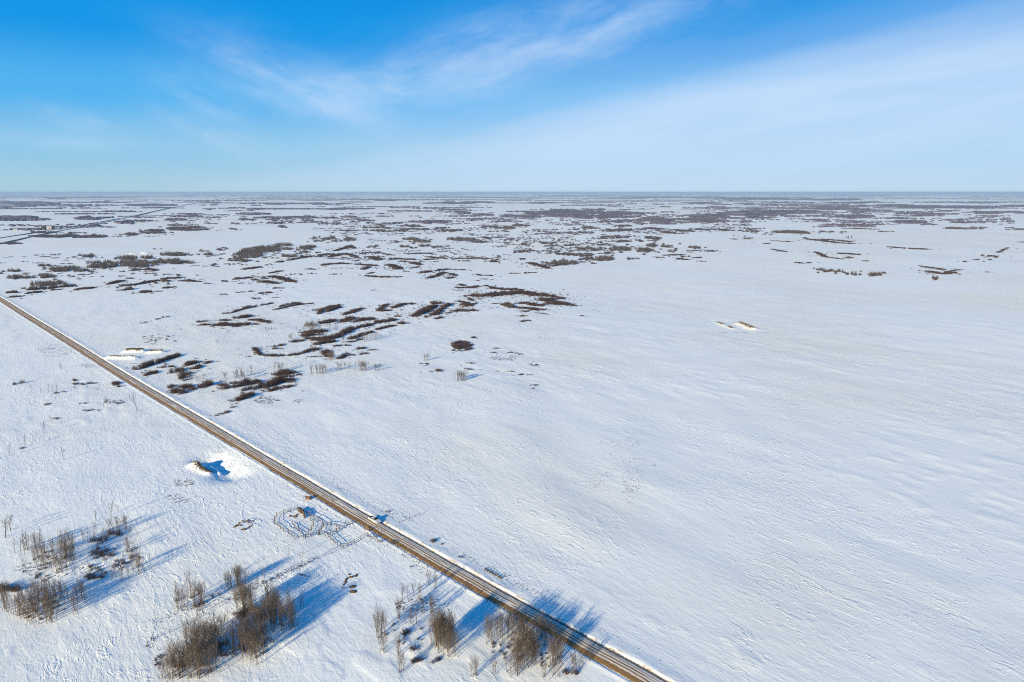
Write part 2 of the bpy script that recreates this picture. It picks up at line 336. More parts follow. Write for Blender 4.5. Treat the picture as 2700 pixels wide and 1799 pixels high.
# ------------------------------------------------------------------ road
def road_material():
    m_ = bpy.data.materials.new('gravel_and_packed_snow'); b, p, x, y, a, c = snow_nodes(m_, False)
    uvn = b.n('ShaderNodeUVMap'); uu, al, _ = b.sep(uvn.outputs[0])
    wv = b.noise(b.xyz(0.0, b.mul(al, 0.05), 1.0), 1.0, 3, 0.5); wv2 = b.noise(b.xyz(uu, b.mul(al, 1.2), 2.0), 1.4, 4, 0.65)
    uj = b.add(uu, b.add(b.mul(b.sub(wv, 0.5), 0.9), b.mul(b.sub(wv2, 0.5), 1.0)))
    us = b.add(uu, b.mul(b.sub(wv, 0.5), 0.9))
    col = (0.84, 0.84, 0.84)
    streak = b.noise(b.xyz(b.mul(uu, 5.0), b.mul(al, 0.06), 4.0), 1.0, 4, 0.6)
    grit = b.noise(b.xyz(b.mul(uu, 6.0), b.mul(al, 3.0), 6.0), 1.0, 3, 0.7)
    lw = b.noise(b.xyz(0.0, b.mul(al, 0.012), 31.0), 1.0, 2, 0.5)
    def band(v_, lo, hi, s_): return b.mul(b.ramp(v_, lo - s_, lo + s_), b.ramp(v_, hi + s_, hi - s_))
    deck = band(uu, -2.75, 2.75, 0.18)
    packed = b.mix(b.ramp(streak, b.ramp(al, -200.0, -750.0, 0.46, 0.36), b.ramp(al, -200.0, -750.0, 0.66, 0.56)), (0.76, 0.71, 0.645), (0.50, 0.38, 0.27))
    col = b.mix(deck, (0.86, 0.86, 0.86), packed)
    ribbon = b.ramp(wv2, 0.2, 0.5)
    brown = b.mix(grit, (0.34, 0.19, 0.080), (0.15, 0.085, 0.042))
    g1 = band(uj, -2.95, -1.35, 0.16); col = b.mix(g1, col, brown)
    for c0, wd_, amt, sd in ((-0.65, 0.24, 1.0, 0), (0.25, 0.24, 1.0, 3), (1.05, 0.13, 0.8, 5)):
        ln = b.noise(b.xyz(0.0, b.mul(al, 0.035), 10.0 + sd), 1.0, 3, 0.6)
        tr = b.mul(b.mul(band(us, c0 - wd_, c0 + wd_, 0.09), b.ramp(ln, 0.34, 0.50)), amt)
        col = b.mix(tr, col, (0.27, 0.15, 0.075))
    g2 = band(uj, 1.75, 2.60, 0.14); col = b.mix(b.mul(g2, b.ramp(lw, 0.2, 0.5, 0.75, 1.0)), col, b.mix(grit, (0.24, 0.19, 0.165), (0.12, 0.10, 0.10)))
    sp = b.mul(band(uu, 2.7, 3.8, 0.15), b.ramp(b.noise(b.xyz(uu, b.mul(al, 0.30), 21.0), 1.5, 4, 0.65), 0.52, 0.66))
    col = b.mix(sp, col, (0.60, 0.36, 0.15))
    b.link(col, p.inputs['Base Color']); p.inputs['Roughness'].default_value = 0.8
    return m_
def build_road():
    prof = [(-11.5, -.22), (-9.0, .03), (-7.0, 0.05), (-5.2, 0.02), (-4.2, 0.10), (-3.70, 0.25), (-3.22, -0.02), (-3.0, -0.03),
            (-2.75, 0.06), (-2.2, .18), (-1.5, .27), (-0.7, .32), (0.2, .34), (1.1, .30), (1.7, .24), (2.2, .14), (2.65, .10), (2.90, .26), (3.20, .42), (3.60, .46),
            (4.4, .38), (5.5, .24), (6.5, .14), (7.6, .05), (9.5, .04), (11.0, .03), (13.5, -.22)]
    pu = np.array([q[0] for q in prof]); RW = 1.12; pz = np.array([q[1] for q in prof])
    al = np.arange(R0 - 260, R1 + 90, 1.2); off = road_off(al)
    A, U = np.meshgrid(al, pu, indexing='ij'); O = off[:, None] + U * RW - 0.3
    inner = (np.abs(U) < 9)
    U2 = O + inner * 0.16 * (vnoise(A / 2.5, U * 3 + 50, 31) - 0.5) + (np.abs(U + 3.4) < .4) * .25 * (vnoise(A / 14, U * 0, 33) - .5)
    X = A * RD[0] + U2 * RN[0]; Y = A * RD[1] + U2 * RN[1]
    bank = np.exp(-((U - 3.4) / 0.8) ** 2)
    Zz = T(X, Y) + pz[None, :] + bank * 0.40 * (vnoise(A / 6, U, 32) - 0.45) + inner * (np.abs(U) > 2.7) * 0.10 * (vnoise(A / 1.7, U * 1.5, 34) - 0.5)
    nx, ny = X.shape; i = np.arange(nx - 1)[:, None] * ny; j = np.arange(ny - 1)[None, :]
    F = np.stack([i + j, i + ny + j, i + ny + j + 1, i + j + 1], -1).reshape(-1, 4)
    uv = np.stack([U, A], -1).reshape(-1, 2)
    o = mesh('gravel_road', np.stack([X, Y, Zz], -1).reshape(-1, 3), F, road_material(), smooth=True, uv=uv); tag(o, kind='structure')
build_road()
def strip(name, pts, wd, h, m_):
    pts = np.array(pts); d = np.gradient(pts, axis=0); d /= np.linalg.norm(d, axis=1)[:, None]; n = np.stack([-d[:, 1], d[:, 0]], 1)
    V = []; 
    for k, hh in ((-1.5, -1.5), (-1, h), (1, h), (1.5, -1.5)):
        q = pts + n * wd / 2 * k; V.append(np.column_stack([q, T(q[:, 0], q[:, 1]) * 0 + hh]))
    V = np.stack(V, 1); nx = len(pts); i = np.arange(nx - 1)[:, None] * 4; j = np.arange(3)[None, :]
    F = np.stack([i + j, i + 4 + j, i + 5 + j, i + 1 + j], -1).reshape(-1, 4)
    return tag(mesh(name, V.reshape(-1, 3), F, m_, smooth=False), kind='structure')
def dense(p, n=60):
    p = np.asarray(p); s_ = np.concatenate([[0], np.cumsum(np.linalg.norm(np.diff(p, axis=0), axis=1))]); t = np.linspace(0, s_[-1], n)
    return np.stack([np.interp(t, s_, p[:, 0]), np.interp(t, s_, p[:, 1])], 1)
strip('highway', dense(Z('C', [(-60, 866), (0, 855), (500, 765), (1050, 705), (1500, 620), (2350, 470), (2824, 363), (3343, 262), (4214, 108)])), 8, 0.7, M['asphalt'])
strip('highway', dense(Z('C', [(-60, 970), (0, 957), (600, 820), (1050, 738), (1500, 645), (2350, 484), (2824, 372), (3343, 268), (4214, 110)])), 8, 0.7, M['asphalt'])

# ------------------------------------------------------------------ plant prototypes
def cones(segs):
    """segs: list of (p0, p1, r0, r1); three-sided tapered stems, closed to a point when r1 is 0"""
    V = []; F = []
    S = np.array([np.concatenate([a, b, [r0, r1]]) for a, b, r0, r1 in segs])
    p0 = S[:, :3]; p1 = S[:, 3:6]; d = p1 - p0; d /= np.linalg.norm(d, axis=1)[:, None] + 1e-9
    ref = np.where(np.abs(d[:, 2:3]) > 0.9, [[1.0, 0, 0]], [[0, 0, 1.0]]); s1 = np.cross(d, ref); s1 /= np.linalg.norm(s1, axis=1)[:, None]; s2 = np.cross(d, s1)
    ang = np.arange(3) * 2 * np.pi / 3; ca, sa = np.cos(ang), np.sin(ang)
    off = s1[:, None, :] * ca[None, :, None] + s2[:, None, :] * sa[None, :, None]
    lo = p0[:, None, :] + off * S[:, 6][:, None, None]; hi = p1[:, None, :] + off * S[:, 7][:, None, None]
    tip = S[:, 7] <= 1e-6; base = 0
    if (~tip).any():
        v = np.concatenate([lo[~tip], hi[~tip]], 1); n = len(v); V.append(v.reshape(-1, 3)); k = np.arange(n)[:, None] * 6
        t = np.array([[0, 1, 4], [0, 4, 3], [1, 2, 5], [1, 5, 4], [2, 0, 3], [2, 3, 5]]); F.append((k[:, :, None] + t[None]).reshape(-1, 3)); base = n * 6
    if tip.any():
        v = np.concatenate([lo[tip], p1[tip][:, None, :]], 1); n = len(v); V.append(v.reshape(-1, 3)); k = np.arange(n)[:, None] * 4 + base
        t = np.array([[0, 1, 3], [1, 2, 3], [2, 0, 3]]); F.append((k[:, :, None] + t[None]).reshape(-1, 3))
    return np.concatenate(V), np.concatenate(F)
def unit(v): return v / (np.linalg.norm(v) + 1e-9)
def grow(seed, H=8.0, nb=16, spread=0.60, clear=0.40, sub=5, subsub=2, stems=1, thick=0.86):
    g = np.random.default_rng(seed); tr = []; cr = []
    for st in range(stems):
        p = np.array([g.normal(0, .22) * (stems > 1), g.normal(0, .22) * (stems > 1), -0.3]); lean = unit(np.array([g.normal(0, .06 + .10 * (stems > 1)), g.normal(0, .06 + .10 * (stems > 1)), 1.0]))
        Hh = H * (1 - 0.25 * g.random() * (st > 0)); r0 = 0.012 * Hh * thick; path = [p]; n = 7
        for i in range(n):
            lean = unit(lean + g.normal(0, .045, 3) * [1, 1, 0]); path.append(path[-1] + lean * (Hh + .3) / n)
        rad = [r0 * (1 - 0.86 * i / n) for i in range(n + 1)]
        for i in range(n): (tr if st == 0 else cr).append((path[i], path[i + 1], rad[i], rad[i + 1]))
        for k in range(nb):
            t = clear + (1 - clear) * (k + g.random() * .7) / nb; f = t * n; i = min(int(f), n - 1); q = path[i] + (path[i + 1] - path[i]) * (f - i)
            az = g.random() * 2 * math.pi; up = 0.7 + 0.7 * t; d = unit(np.array([math.cos(az), math.sin(az), up]))
            L = H * (0.20 + .14 * math.sin(math.pi * min(1, (t - clear) / (1 - clear) * 0.85 + .15))) * spread * (0.7 + .6 * g.random()) / .62
            m_ = q + d * L * .5; e = m_ + unit(d + np.array([0, 0, .35]) + g.normal(0, .12, 3)) * L * .5
            cr.append((q, m_, .034 * thick, .024 * thick)); cr.append((m_, e, .024 * thick, 0.0))
            for s_ in range(sub):
                ft = .25 + .75 * g.random(); b0 = q + (m_ - q) * ft * 2 if ft < .5 else m_ + (e - m_) * (ft - .5) * 2
                dd = unit(d + g.normal(0, .55, 3) + np.array([0, 0, .3])); l2 = L * (.30 + .25 * g.random()); b1 = b0 + dd * l2
                cr.append((b0, b1, .019 * thick, 0.0))
                for ss in range(subsub):
                    c0 = b0 + (b1 - b0) * (.3 + .6 * g.random()); cr.append((c0, c0 + unit(dd + g.normal(0, .6, 3)) * l2 * .6, .013 * thick, 0.0))
    return tr, cr
def shrub_segs(seed, rad=1.5, h=2.3, stems=46, tw=3, r=.021):
    g = np.random.default_rng(seed); out = []
    for i in range(stems):
        az = g.random() * 2 * math.pi; q = math.sqrt(g.random()); b = np.array([math.cos(az), math.sin(az), 0]) * q * rad * .55; b[2] = -.15
        top = np.array([math.cos(az) * q * rad * (0.85 + .3 * g.random()), math.sin(az) * q * rad * (.85 + .3 * g.random()), h * (1 - .45 * q ** 2) * (.72 + .36 * g.random())])
        mid = b + (top - b) * .55 + g.normal(0, .08, 3); out += [(b, mid, r, r * .7), (mid, top, r * .7, 0.0)]
        for k in range(tw):
            s0 = b + (top - b) * (.35 + .55 * g.random()); out.append((s0, s0 + unit(top - b + g.normal(0, .5, 3)) * h * (.2 + .2 * g.random()), r * .65, 0.0))
    return out
def tuft_segs(seed, n=14, h=6.0, rad=2.6, r=.30):
    g = np.random.default_rng(seed); out = []
    for i in range(n):
        az = g.random() * 6.28; q = math.sqrt(g.random()) * rad; b = np.array([math.cos(az) * q, math.sin(az) * q, -.2])
        out.append((b, b + np.array([g.normal(0, .4), g.normal(0, .4), h * (.6 + .45 * g.random())]), r * (.7 + .6 * g.random()), 0.0))
    return out
def lump(seed):
    """unit woodland clump: irregular base, broken top"""
    g = np.random.default_rng(seed); n = 7; a = np.arange(n) / n * 6.2832 + g.random(n) * .5
    r0 = .75 + .5 * g.random(n); lo = np.stack([np.cos(a) * r0, np.sin(a) * r0, np.full(n, -.1)], 1)
    hi = np.stack([np.cos(a) * r0 * .8, np.sin(a) * r0 * .8, .62 + .38 * g.random(n)], 1); t = np.array([[0, 0, .7 + .3 * g.random()]])
    V = np.concatenate([lo, hi, t]); F = []
    for i in range(n):
        j = (i + 1) % n; F += [[i, j, n + j], [i, n + j, n + i], [n + i, n + j, 2 * n]]
    return V, np.array(F)

PROT = {}
def proto(key, mk): PROT[key] = mk
TREES = [grow(11), grow(12, nb=15, spread=.55), grow(13, stems=2, nb=11), grow(14, nb=20, spread=.72, clear=.30), grow(15, stems=3, nb=8, spread=.5), grow(16, nb=14, spread=.5, clear=.45)]
TREE_ME = [(cones(t), cones(c)) for t, c in TREES]
LOW = [grow(40 + k, nb=9, sub=4, subsub=1, stems=1 + k % 2, thick=1.25) for k in range(5)]
LOW_ME = [cones(t + c) for t, c in LOW]
LOWB_ME = [cones(t + c) for t, c in [grow(45 + k, nb=9, sub=4, subsub=1, stems=1, thick=2.0) for k in range(4)]]
XLOW_ME = [cones(shrub_segs(70 + k, 1.6, 6.5, 9, 2, .10)) for k in range(4)]
SHR_ME = [cones(shrub_segs(20 + k)) for k in range(5)]
SLOW_ME = [cones(shrub_segs(30 + k, 1.5, 2.3, 26, 1, .055)) for k in range(5)]
TUFT_ME = [cones(tuft_segs(50 + k)) for k in range(5)]
STUFT_ME = [cones(tuft_segs(60 + k, 16, 2.4, 1.8, .30)) for k in range(5)]
LUMP_ME = [lump(80 + k) for k in range(6)]

class Heap:
    """many copies of small shapes merged into one mesh"""
    def __init__(s): s.V = []; s.F = []; s.n = 0
    def put(s, protos, X, Y, sx, sz, base=None, g=rng):
        X = np.atleast_1d(X); Y = np.atleast_1d(Y); n = len(X)
        if n == 0: return
        sx = np.broadcast_to(sx, n).astype(float); sz = np.broadcast_to(sz, n).astype(float); zz = TT(X, Y) if base is None else base
        pick = g.integers(0, len(protos), n); an = g.random(n) * 6.283
        for k, (V, F) in enumerate(protos):
            m_ = pick == k; c = m_.sum()
            if not c: continue
            ca, sa = np.cos(an[m_])[:, None], np.sin(an[m_])[:, None]; vx, vy, vz = V[:, 0][None], V[:, 1][None], V[:, 2][None]
            q = np.stack([(vx * ca - vy * sa) * sx[m_][:, None] + X[m_][:, None], (vx * sa + vy * ca) * sx[m_][:, None] + Y[m_][:, None], vz * sz[m_][:, None] + zz[m_][:, None]], -1)
            s.V.append(q.reshape(-1, 3).astype(np.float32)); s.F.append((F[None] + (np.arange(c) * len(V))[:, None, None] + s.n).reshape(-1, 3).astype(np.int32)); s.n += c * len(V)
    def done(s, name, m_, label=None, cat=None):
        if not s.V: return
        V = np.concatenate(s.V); F = np.concatenate(s.F); print(name, len(F)); o = mesh(name, V, F, m_); return tag(o, label, cat, kind='stuff')

# ------------------------------------------------------------------ where the plants stand
TR = []      # trees: (x, y, height, cluster)
SH = []      # shrubs: (x, y, height, width, cluster)
WOODT = []; WOODD = []   # far masses: arrays x, y, spread, height
def inell(n, g=rng):
    a = g.random(n) * 6.283; q = np.sqrt(g.random(n)); return np.cos(a) * q, np.sin(a) * q
def E(reg, cx, cy, rx, ry, n, h, desc=None):
    if reg in '567' and n > 1: h *= .82
    if reg in '123' and n > 3: n = max(3, int(n * (1.55 if reg != '3' else 1.3))); h = h * .92
    if reg in '123': h = h * .88
    ex, ey = inell(n); P = Z(reg, np.stack([cx + ex * rx, cy + ey * ry], 1))
    for p in P: TR.append((p[0], p[1], h * (.78 + .40 * rng.random()), desc))
def ES(reg, cx, cy, rx, ry, n, h, desc=None, wd=1.0):
    if reg == '3': h *= .65; wd *= .7
    if reg == '1' and n > 9: n = int(n * .8); h *= .8; wd *= .75
    ex, ey = inell(n); P = Z(reg, np.stack([cx + ex * rx, cy + ey * ry], 1))
    for p in P: SH.append((p[0], p[1], h * (.7 + .5 * rng.random()), wd * (.7 + .6 * rng.random()), desc))
K2 = 'the stepped dark thickets behind the hedge'; K3 = 'the row of dense dark thickets facing the road'; K4 = 'the long dark thicket right of the row'; N2 = 'the big ring of dark thickets right of centre'
def L(reg, wd, h, pts, desc=None, dens=1.0, tall=0.0):
    if desc in (K2, K3, K4, N2):
        mx_, my_ = np.mean(pts, axis=0); lo_, hi_ = {K2: (420, 520), K3: (560, 800), K4: (1120, 1280), N2: (1100, 1500)}[desc]; mid_ = {K2: 570, K3: 700, K4: 650, N2: 300}[desc]
        desc = ('left' if mx_ < lo_ else 'right' if mx_ > hi_ else 'centre') + (' back' if my_ < mid_ else ' front') + ' of ' + desc
    if desc and 'maze' in desc:
        mx_, my_ = np.mean(pts, axis=0); ln_ = pts[-1][0] - pts[0][0]
        desc = ('long ' if ln_ > 130 else 'short ' if ln_ < 75 else '') + ('broad' if wd > 5 else 'narrow') + ' thicket, ' + ('left' if mx_ < 700 else 'left middle' if mx_ < 1300 else 'right middle' if mx_ < 1700 else 'right') + (' back' if my_ < 150 else ' centre' if my_ < 300 else ' front') + ' of the maze'
    P = Z(reg, pts); s_ = np.concatenate([[0], np.cumsum(np.linalg.norm(np.diff(P, axis=0), axis=1))]) if len(P) > 1 else np.array([0.0])
    d = np.hypot(*P.mean(0)); sp = max(1.15, d * .0017); n = max(2, int(s_[-1] / sp * max(1, wd / max(2.0, sp * 1.3)) * dens + .5))
    t = rng.random(n) * s_[-1]; x = np.interp(t, s_, P[:, 0]) if len(P) > 1 else np.full(n, P[0, 0]); y = np.interp(t, s_, P[:, 1]) if len(P) > 1 else np.full(n, P[0, 1])
    x = x + rng.normal(0, wd * .26, n); y = y + rng.normal(0, wd * .34, n); ends = np.clip(np.minimum(t, s_[-1] - t) / (s_[-1] * .2 + 1e-6), .35, 1)
    ne = max(1, int(n * .22)); te = rng.random(ne) * s_[-1]; g_ = 1.3 * wd + d * .004
    if len(P) > 1:
        xe = np.interp(te, s_, P[:, 0]) + rng.normal(0, g_, ne); ye = np.interp(te, s_, P[:, 1]) + rng.normal(0, g_, ne)
        for k in range(ne): SH.append((xe[k], ye[k], h * .45, max(.8, sp / 2.2), desc))
    vary = .6 + .6 * vnoise(t / 9, t * 0 + len(SH), 5); gap_ = vnoise(t / max(5.0, d * .008), t * 0 + len(SH) * 1.0, 8)
    for k in range(n):
        if n > 7 and wd < 7 and gap_[k] < .15: continue
        SH.append((x[k], y[k], h * 1.12 * (.6 + .4 * ends[k]) * vary[k] * (.85 + .3 * rng.random()), max(1.25, sp / 1.5) * (.8 + .5 * rng.random()), desc))
def WE(reg, cx, cy, rx, ry, kind='d', dens=0.62, h=None):
    """wood or scrub far away filling an ellipse of ground"""
    n = 900; ex, ey = inell(n); P = Z(reg, np.stack([cx + ex * rx, cy + ey * ry], 1)); c = Z(reg, [(cx, cy)])[0]; d = np.hypot(*c)
    a = Z(reg, [(cx - rx, cy), (cx + rx, cy), (cx, cy - ry), (cx, cy + ry)]); area = math.pi / 4 * np.linalg.norm(a[1] - a[0]) * np.linalg.norm(a[3] - a[2])
    s_ = max(3.0, d * .0036); n = int(min(2600, max(5, area / (s_ * s_) * dens)))
    ex, ey = inell(n * 2); P = Z(reg, np.stack([cx + ex * rx, cy + ey * ry], 1))
    keep = vnoise(P[:, 0] / (s_ * 5), P[:, 1] / (s_ * 12), 77) > .36; P = P[keep][:n]
    hh = h or (6.0 if kind == 't' else 3.2)
    (WOODT if kind == 't' else WOODD).append((P, s_, hh))
    if d > 3400: return
    for k in range(5):                                           # fragments strewn round it
        ux, uy = rng.normal(0, 1.15, 2); P2 = Z(reg, np.stack([cx + ux * rx + rng.normal(0, rx * .10, 7), cy + uy * max(ry, 5) + rng.normal(0, max(1.2, ry * .06), 7)], 1)); WOODD.append((P2[:rng.integers(2, 8)], s_ * .8, min(hh, 3.5) * .8))

A_, B_, C_ = 'the grove on the left edge', 'the dark grove near the lower left corner', 'the thin row of clumps left of the corral fence'
# grove upper left
E('1', 200, 500, 80, 28, 7, 6.5, 'the grove on the left'); E('1', 310, 470, 70, 25, 7, 6.5, 'the grove on the left')
E('1', 440, 590, 175, 85, 40, 6.5, 'the grove on the left'); E('1', 570, 520, 70, 70, 20, 7.5, 'the grove on the left')
E('1', 710, 400, 40, 12, 4, 5, 'the ragged row behind the grove on the left'); E('1', 800, 360, 25, 12, 3, 5, 'the ragged row behind the grove on the left')
E('1', 850, 370, 90, 20, 6, 3.5, 'the ragged row behind the grove on the left'); E('1', 970, 320, 70, 28, 10, 5, 'the clump with long shadows at the top of the grove on the left')
E('1', 1040, 310, 20, 14, 4, 6, 'the clump with long shadows at the top of the grove on the left')
E('1', 1100, 375, 30, 12, 3, 4.5, 'the far right end of the grove on the left'); E('1', 1160, 410, 14, 12, 2, 5, 'the far right end of the grove on the left')
E('1', 1090, 490, 60, 28, 9, 5.5, 'the right side of the grove on the left'); E('1', 1150, 640, 60, 45, 12, 7, 'the right side of the grove on the left')
E('1', 1250, 600, 3, 3, 1, 5, 'one:slim bare tree standing alone to the right of the grove on the left'); E('1', 1000, 730, 90, 38, 9, 5, 'the lower right edge of the grove on the left')
E('1', 225, 670, 12, 8, 2, 5, 'the lower left edge of the grove on the left'); E('1', 370, 655, 30, 8, 3, 5, 'the lower left edge of the grove on the left')
E('1', 480, 660, 60, 20, 6, 5.5, 'the lower left edge of the grove on the left')
# grove lower left
E('1', 45, 950, 60, 40, 10, 7.5, B_); E('1', 330, 990, 190, 100, 55, 8, B_); E('1', 480, 890, 200, 50, 24, 7, B_); E('1', 690, 895, 60, 25, 9, 6.5, B_)
E('1', 620, 990, 30, 22, 4, 7, B_); E('1', 120, 1010, 80, 40, 8, 7, B_)
# singles upper left
E('1', 790, 250, 2, 2, 1, 5, 'one:small bare tree on open snow above the left grove, the left one of a pair'); E('1', 922, 222, 2, 2, 1, 6, 'one:broad bare tree with a long blue shadow above the left grove, the right one of a pair')
E('1', 985, 165, 10, 6, 2, 2.5, 'the small bushes behind the broad lone tree')
E('1', 40, 375, 14, 8, 2, 7, 'the pair of tall bare trees on the left edge of the picture'); E('1', 85, 320, 16, 8, 2, 6, 'the pair of shorter bare trees just behind the tall ones on the left edge')
# row C
E('2', 262, 965, 60, 34, 9, 8, 'the leftmost airy clump in the row of clumps left of the corral'); E('2', 322, 880, 4, 4, 1, 9, 'one:tallest bare tree with a flat twiggy top over the leftmost clump of the middle row')
E('2', 395, 930, 55, 30, 13, 8, 'the leftmost airy clump in the row of clumps left of the corral')
E('2', 195, 1012, 16, 8, 2, 4, 'the small bushes at the near end of the middle row'); E('2', 375, 1022, 14, 6, 2, 4.5, 'the small bushes at the near end of the middle row')
E('2', 40, 1072, 2, 2, 1, 4.5, 'one:small bare sapling alone on snow at the lower left of the middle row of clumps')
E('2', 640, 805, 32, 22, 6, 6.5, 'the fan shaped clump in the middle of the row of clumps'); E('2', 740, 775, 60, 26, 15, 7, 'the fan shaped clump in the middle of the row of clumps')
E('2', 880, 785, 8, 5, 2, 3.5, 'the two thin trees right of the fan shaped clump'); E('2', 935, 758, 5, 5, 1, 6, 'one:forked bare tree just right of the fan shaped clump in the middle row')
E('2', 1140, 580, 2, 2, 1, 6, 'one:lone spreading bare tree below the corral, with a thin blue shadow'); E('2', 1245, 622, 2, 2, 1, 6, 'one:bare tree with a dark shadow, nearest the fence below the corral')
E('2', 1185, 655, 3, 3, 1, 3, 'one:small bare bush between the two lone trees below the corral')
# central bottom grove
D_ = 'the big grove at the bottom, left of centre'
E('2', 790, 985, 85, 45, 24, 9, 'the pale fan shaped top end of the big grove at the bottom'); E('2', 985, 930, 50, 45, 10, 7, 'the crown packed upper end of the big grove at the bottom'); E('2', 1000, 1040, 90, 60, 26, 8, 'the yellowish core of the big grove at the bottom')
E('2', 1132, 920, 12, 14, 3, 5, 'the reddish dense little trees on the right of the big grove'); E('2', 1238, 962, 26, 12, 3, 4.5, 'the isolated dark clump right of the big grove')
E('2', 1160, 1110, 60, 38, 15, 8, 'the upright clump on the right flank of the big grove'); E('2', 950, 1135, 150, 50, 32, 8.5, 'the dark band across the middle of the big grove'); E('2', 600, 1155, 36, 22, 4, 7, 'the tree tops left of the big grove')
E('2', 450, 1310, 180, 85, 60, 8.5, 'the wide left half of the big grove'); E('2', 800, 1300, 170, 100, 50, 8.5, 'the wide right half of the big grove'); E('2', 350, 1480, 230, 65, 55, 8.5, 'the foot of the big grove on the bottom edge'); E('2', 870, 1400, 60, 36, 8, 8, 'the small right spur of the big grove'); E('2', 160, 1530, 110, 26, 15, 7, 'the far left foot of the big grove')
# bottom middle
F_ = 'the loose stand of trees at the bottom, centre'
E('3', 330, 512, 38, 14, 5, 5.5, 'the upper left tip of the loose stand at the bottom centre'); E('3', 390, 490, 8, 6, 2, 5.5, 'the upper left tip of the loose stand at the bottom centre'); E('3', 435, 500, 10, 20, 3, 6, F_)
E('3', 515, 400, 22, 14, 4, 5, 'the small group nearest the road, above the loose stand'); E('3', 552, 430, 16, 12, 3, 6, 'the small group nearest the road, above the loose stand'); E('3', 590, 390, 5, 4, 1, 5, 'the small group nearest the road, above the loose stand')
E('3', 450, 600, 40, 22, 6, 6, F_); E('3', 520, 620, 30, 22, 6, 6.5, F_); E('3', 285, 655, 22, 12, 5, 6.5, F_); E('3', 155, 770, 40, 45, 13, 8, 'the left edge of the loose stand at the bottom centre')
E('3', 165, 900, 30, 26, 6, 7, 'the left edge of the loose stand at the bottom centre'); E('3', 290, 920, 18, 12, 4, 6, F_); E('3', 390, 695, 30, 12, 5, 5.5, F_); E('3', 340, 690, 16, 10, 2, 5, F_)
E('3', 600, 850, 85, 70, 60, 9, 'the dense pale tan clump at the bottom centre'); E('3', 665, 930, 40, 22, 9, 8.5, 'the dense pale tan clump at the bottom centre'); E('3', 310, 1045, 30, 12, 6, 6.5, 'the bushy tree below the loose stand near the bottom edge')
# right of it, by the road
H_ = 'the wide grove beside the road at the bottom'
E('3', 935, 820, 50, 38, 11, 7.5, 'the left end of the wide grove beside the road'); E('3', 1090, 800, 110, 60, 42, 8, 'the left third of the wide grove beside the road'); E('3', 1250, 820, 115, 62, 42, 7, 'the centre of the wide grove beside the road'); E('3', 1360, 800, 55, 40, 12, 6.0, 'the tan trees crowding the road bend of shadows')
E('3', 1200, 960, 110, 75, 50, 8, 'the front of the wide grove beside the road'); E('3', 1420, 950, 60, 60, 26, 8, 'the right end of the wide grove beside the road'); E('3', 1120, 1060, 60, 28, 10, 7, 'the lower left foot of the wide grove beside the road'); E('3', 1575, 1030, 60, 28, 10, 5.5, 'the low dark bushes right of the wide grove'); E('3', 1670, 965, 22, 14, 4, 5, 'the last small clump touching the road')
E('3', 1400, 1085, 70, 20, 9, 6, 'the bottom edge of the wide grove beside the road'); E('3', 832, 1075, 24, 10, 7, 6, 'the bushy clump with a straight shadow left of the wide grove'); E('3', 985, 1055, 36, 16, 4, 5, 'the small outlier left of the wide grove')
# bushes in and by the groves
ES('1', 850, 525, 100, 45, 26, 2.6, 'the dark purple thicket inside the left grove'); ES('1', 780, 670, 100, 60, 26, 1.8, 'the sparse reddish scrub inside the left grove'); ES('1', 960, 600, 70, 50, 12, 1.6, 'the sparse reddish scrub inside the left grove')
ES('1', 15, 805, 50, 22, 8, 2.6, 'the dark bushes on the left edge between the two groves'); ES('1', 110, 808, 45, 14, 7, 2.2, 'the dark bushes on the left edge between the two groves'); ES('1', 350, 700, 120, 30, 10, 1.0, 'the sparse low twigs below the left grove')
ES('1', 820, 410, 90, 30, 8, 2.2, 'the low bushes along the top of the left grove'); ES('1', 950, 360, 50, 15, 6, 2.2, 'the low bushes along the top of the left grove')
ES('3', 400, 880, 34, 12, 4, 2, 'the reddish bushes in the loose stand'); ES('3', 355, 760, 40, 20, 5, 1.6, 'the reddish bushes in the loose stand'); ES('3', 430, 972, 60, 12, 8, 1.8, 'the low dark thicket below the loose stand'); ES('3', 555, 965, 36, 14, 5, 1.5, 'the low dark thicket below the loose stand')
ES('3', 535, 92, 26, 10, 6, 2.6, 'the tan bush across the road from the corral', .8); ES('3', 590, 110, 14, 5, 2, 1.4, 'the tan bush across the road from the corral', .6); ES('3', 735, 205, 20, 6, 3, 1.8, 'the thin bush beside the road with a short shadow', .6)
ES('3', 375, 276, 8, 4, 2, 1.6, 'the small dark bush alone left of the road', .5); ES('3', 438, 320, 5, 3, 1, .8, 'the small dark bush alone left of the road', .4); ES('4', 1800, 445, 40, 6, 2, .9, 'the low twig heap across the road from the truck', .5)
ES('2', 760, 1020, 70, 14, 6, 1.2, 'the scrub under the pale fan shaped trees'); ES('3', 1540, 1060, 60, 22, 8, 2.2, 'the low dark bushes right of the wide grove')
for a in ((('1', 400, 590, 190, 95), 22, 'the left grove'), (('1', 1050, 560, 130, 130), 18, 'the right side of the left grove'), (('1', 300, 960, 240, 90), 34, 'the dark lower left grove'), (('2', 850, 1020, 150, 60), 22, 'the top of the big bottom grove'), (('2', 500, 1300, 200, 80), 26, 'the left half of the big bottom grove'),
          (('2', 850, 1250, 160, 90), 24, 'the right half of the big bottom grove'), (('2', 300, 1460, 220, 70), 20, 'the foot of the big bottom grove'), (('3', 1150, 860, 200, 110), 34, 'the wide grove beside the road'), (('3', 1350, 930, 110, 90), 18, 'the right end of the wide roadside grove'), (('3', 350, 740, 200, 130), 16, 'the loose bottom centre stand'), (('2', 500, 900, 300, 90), 10, 'the middle row of clumps')):
    ES(*a[0], a[1], 1.3, 'the undergrowth of ' + a[2], .75)
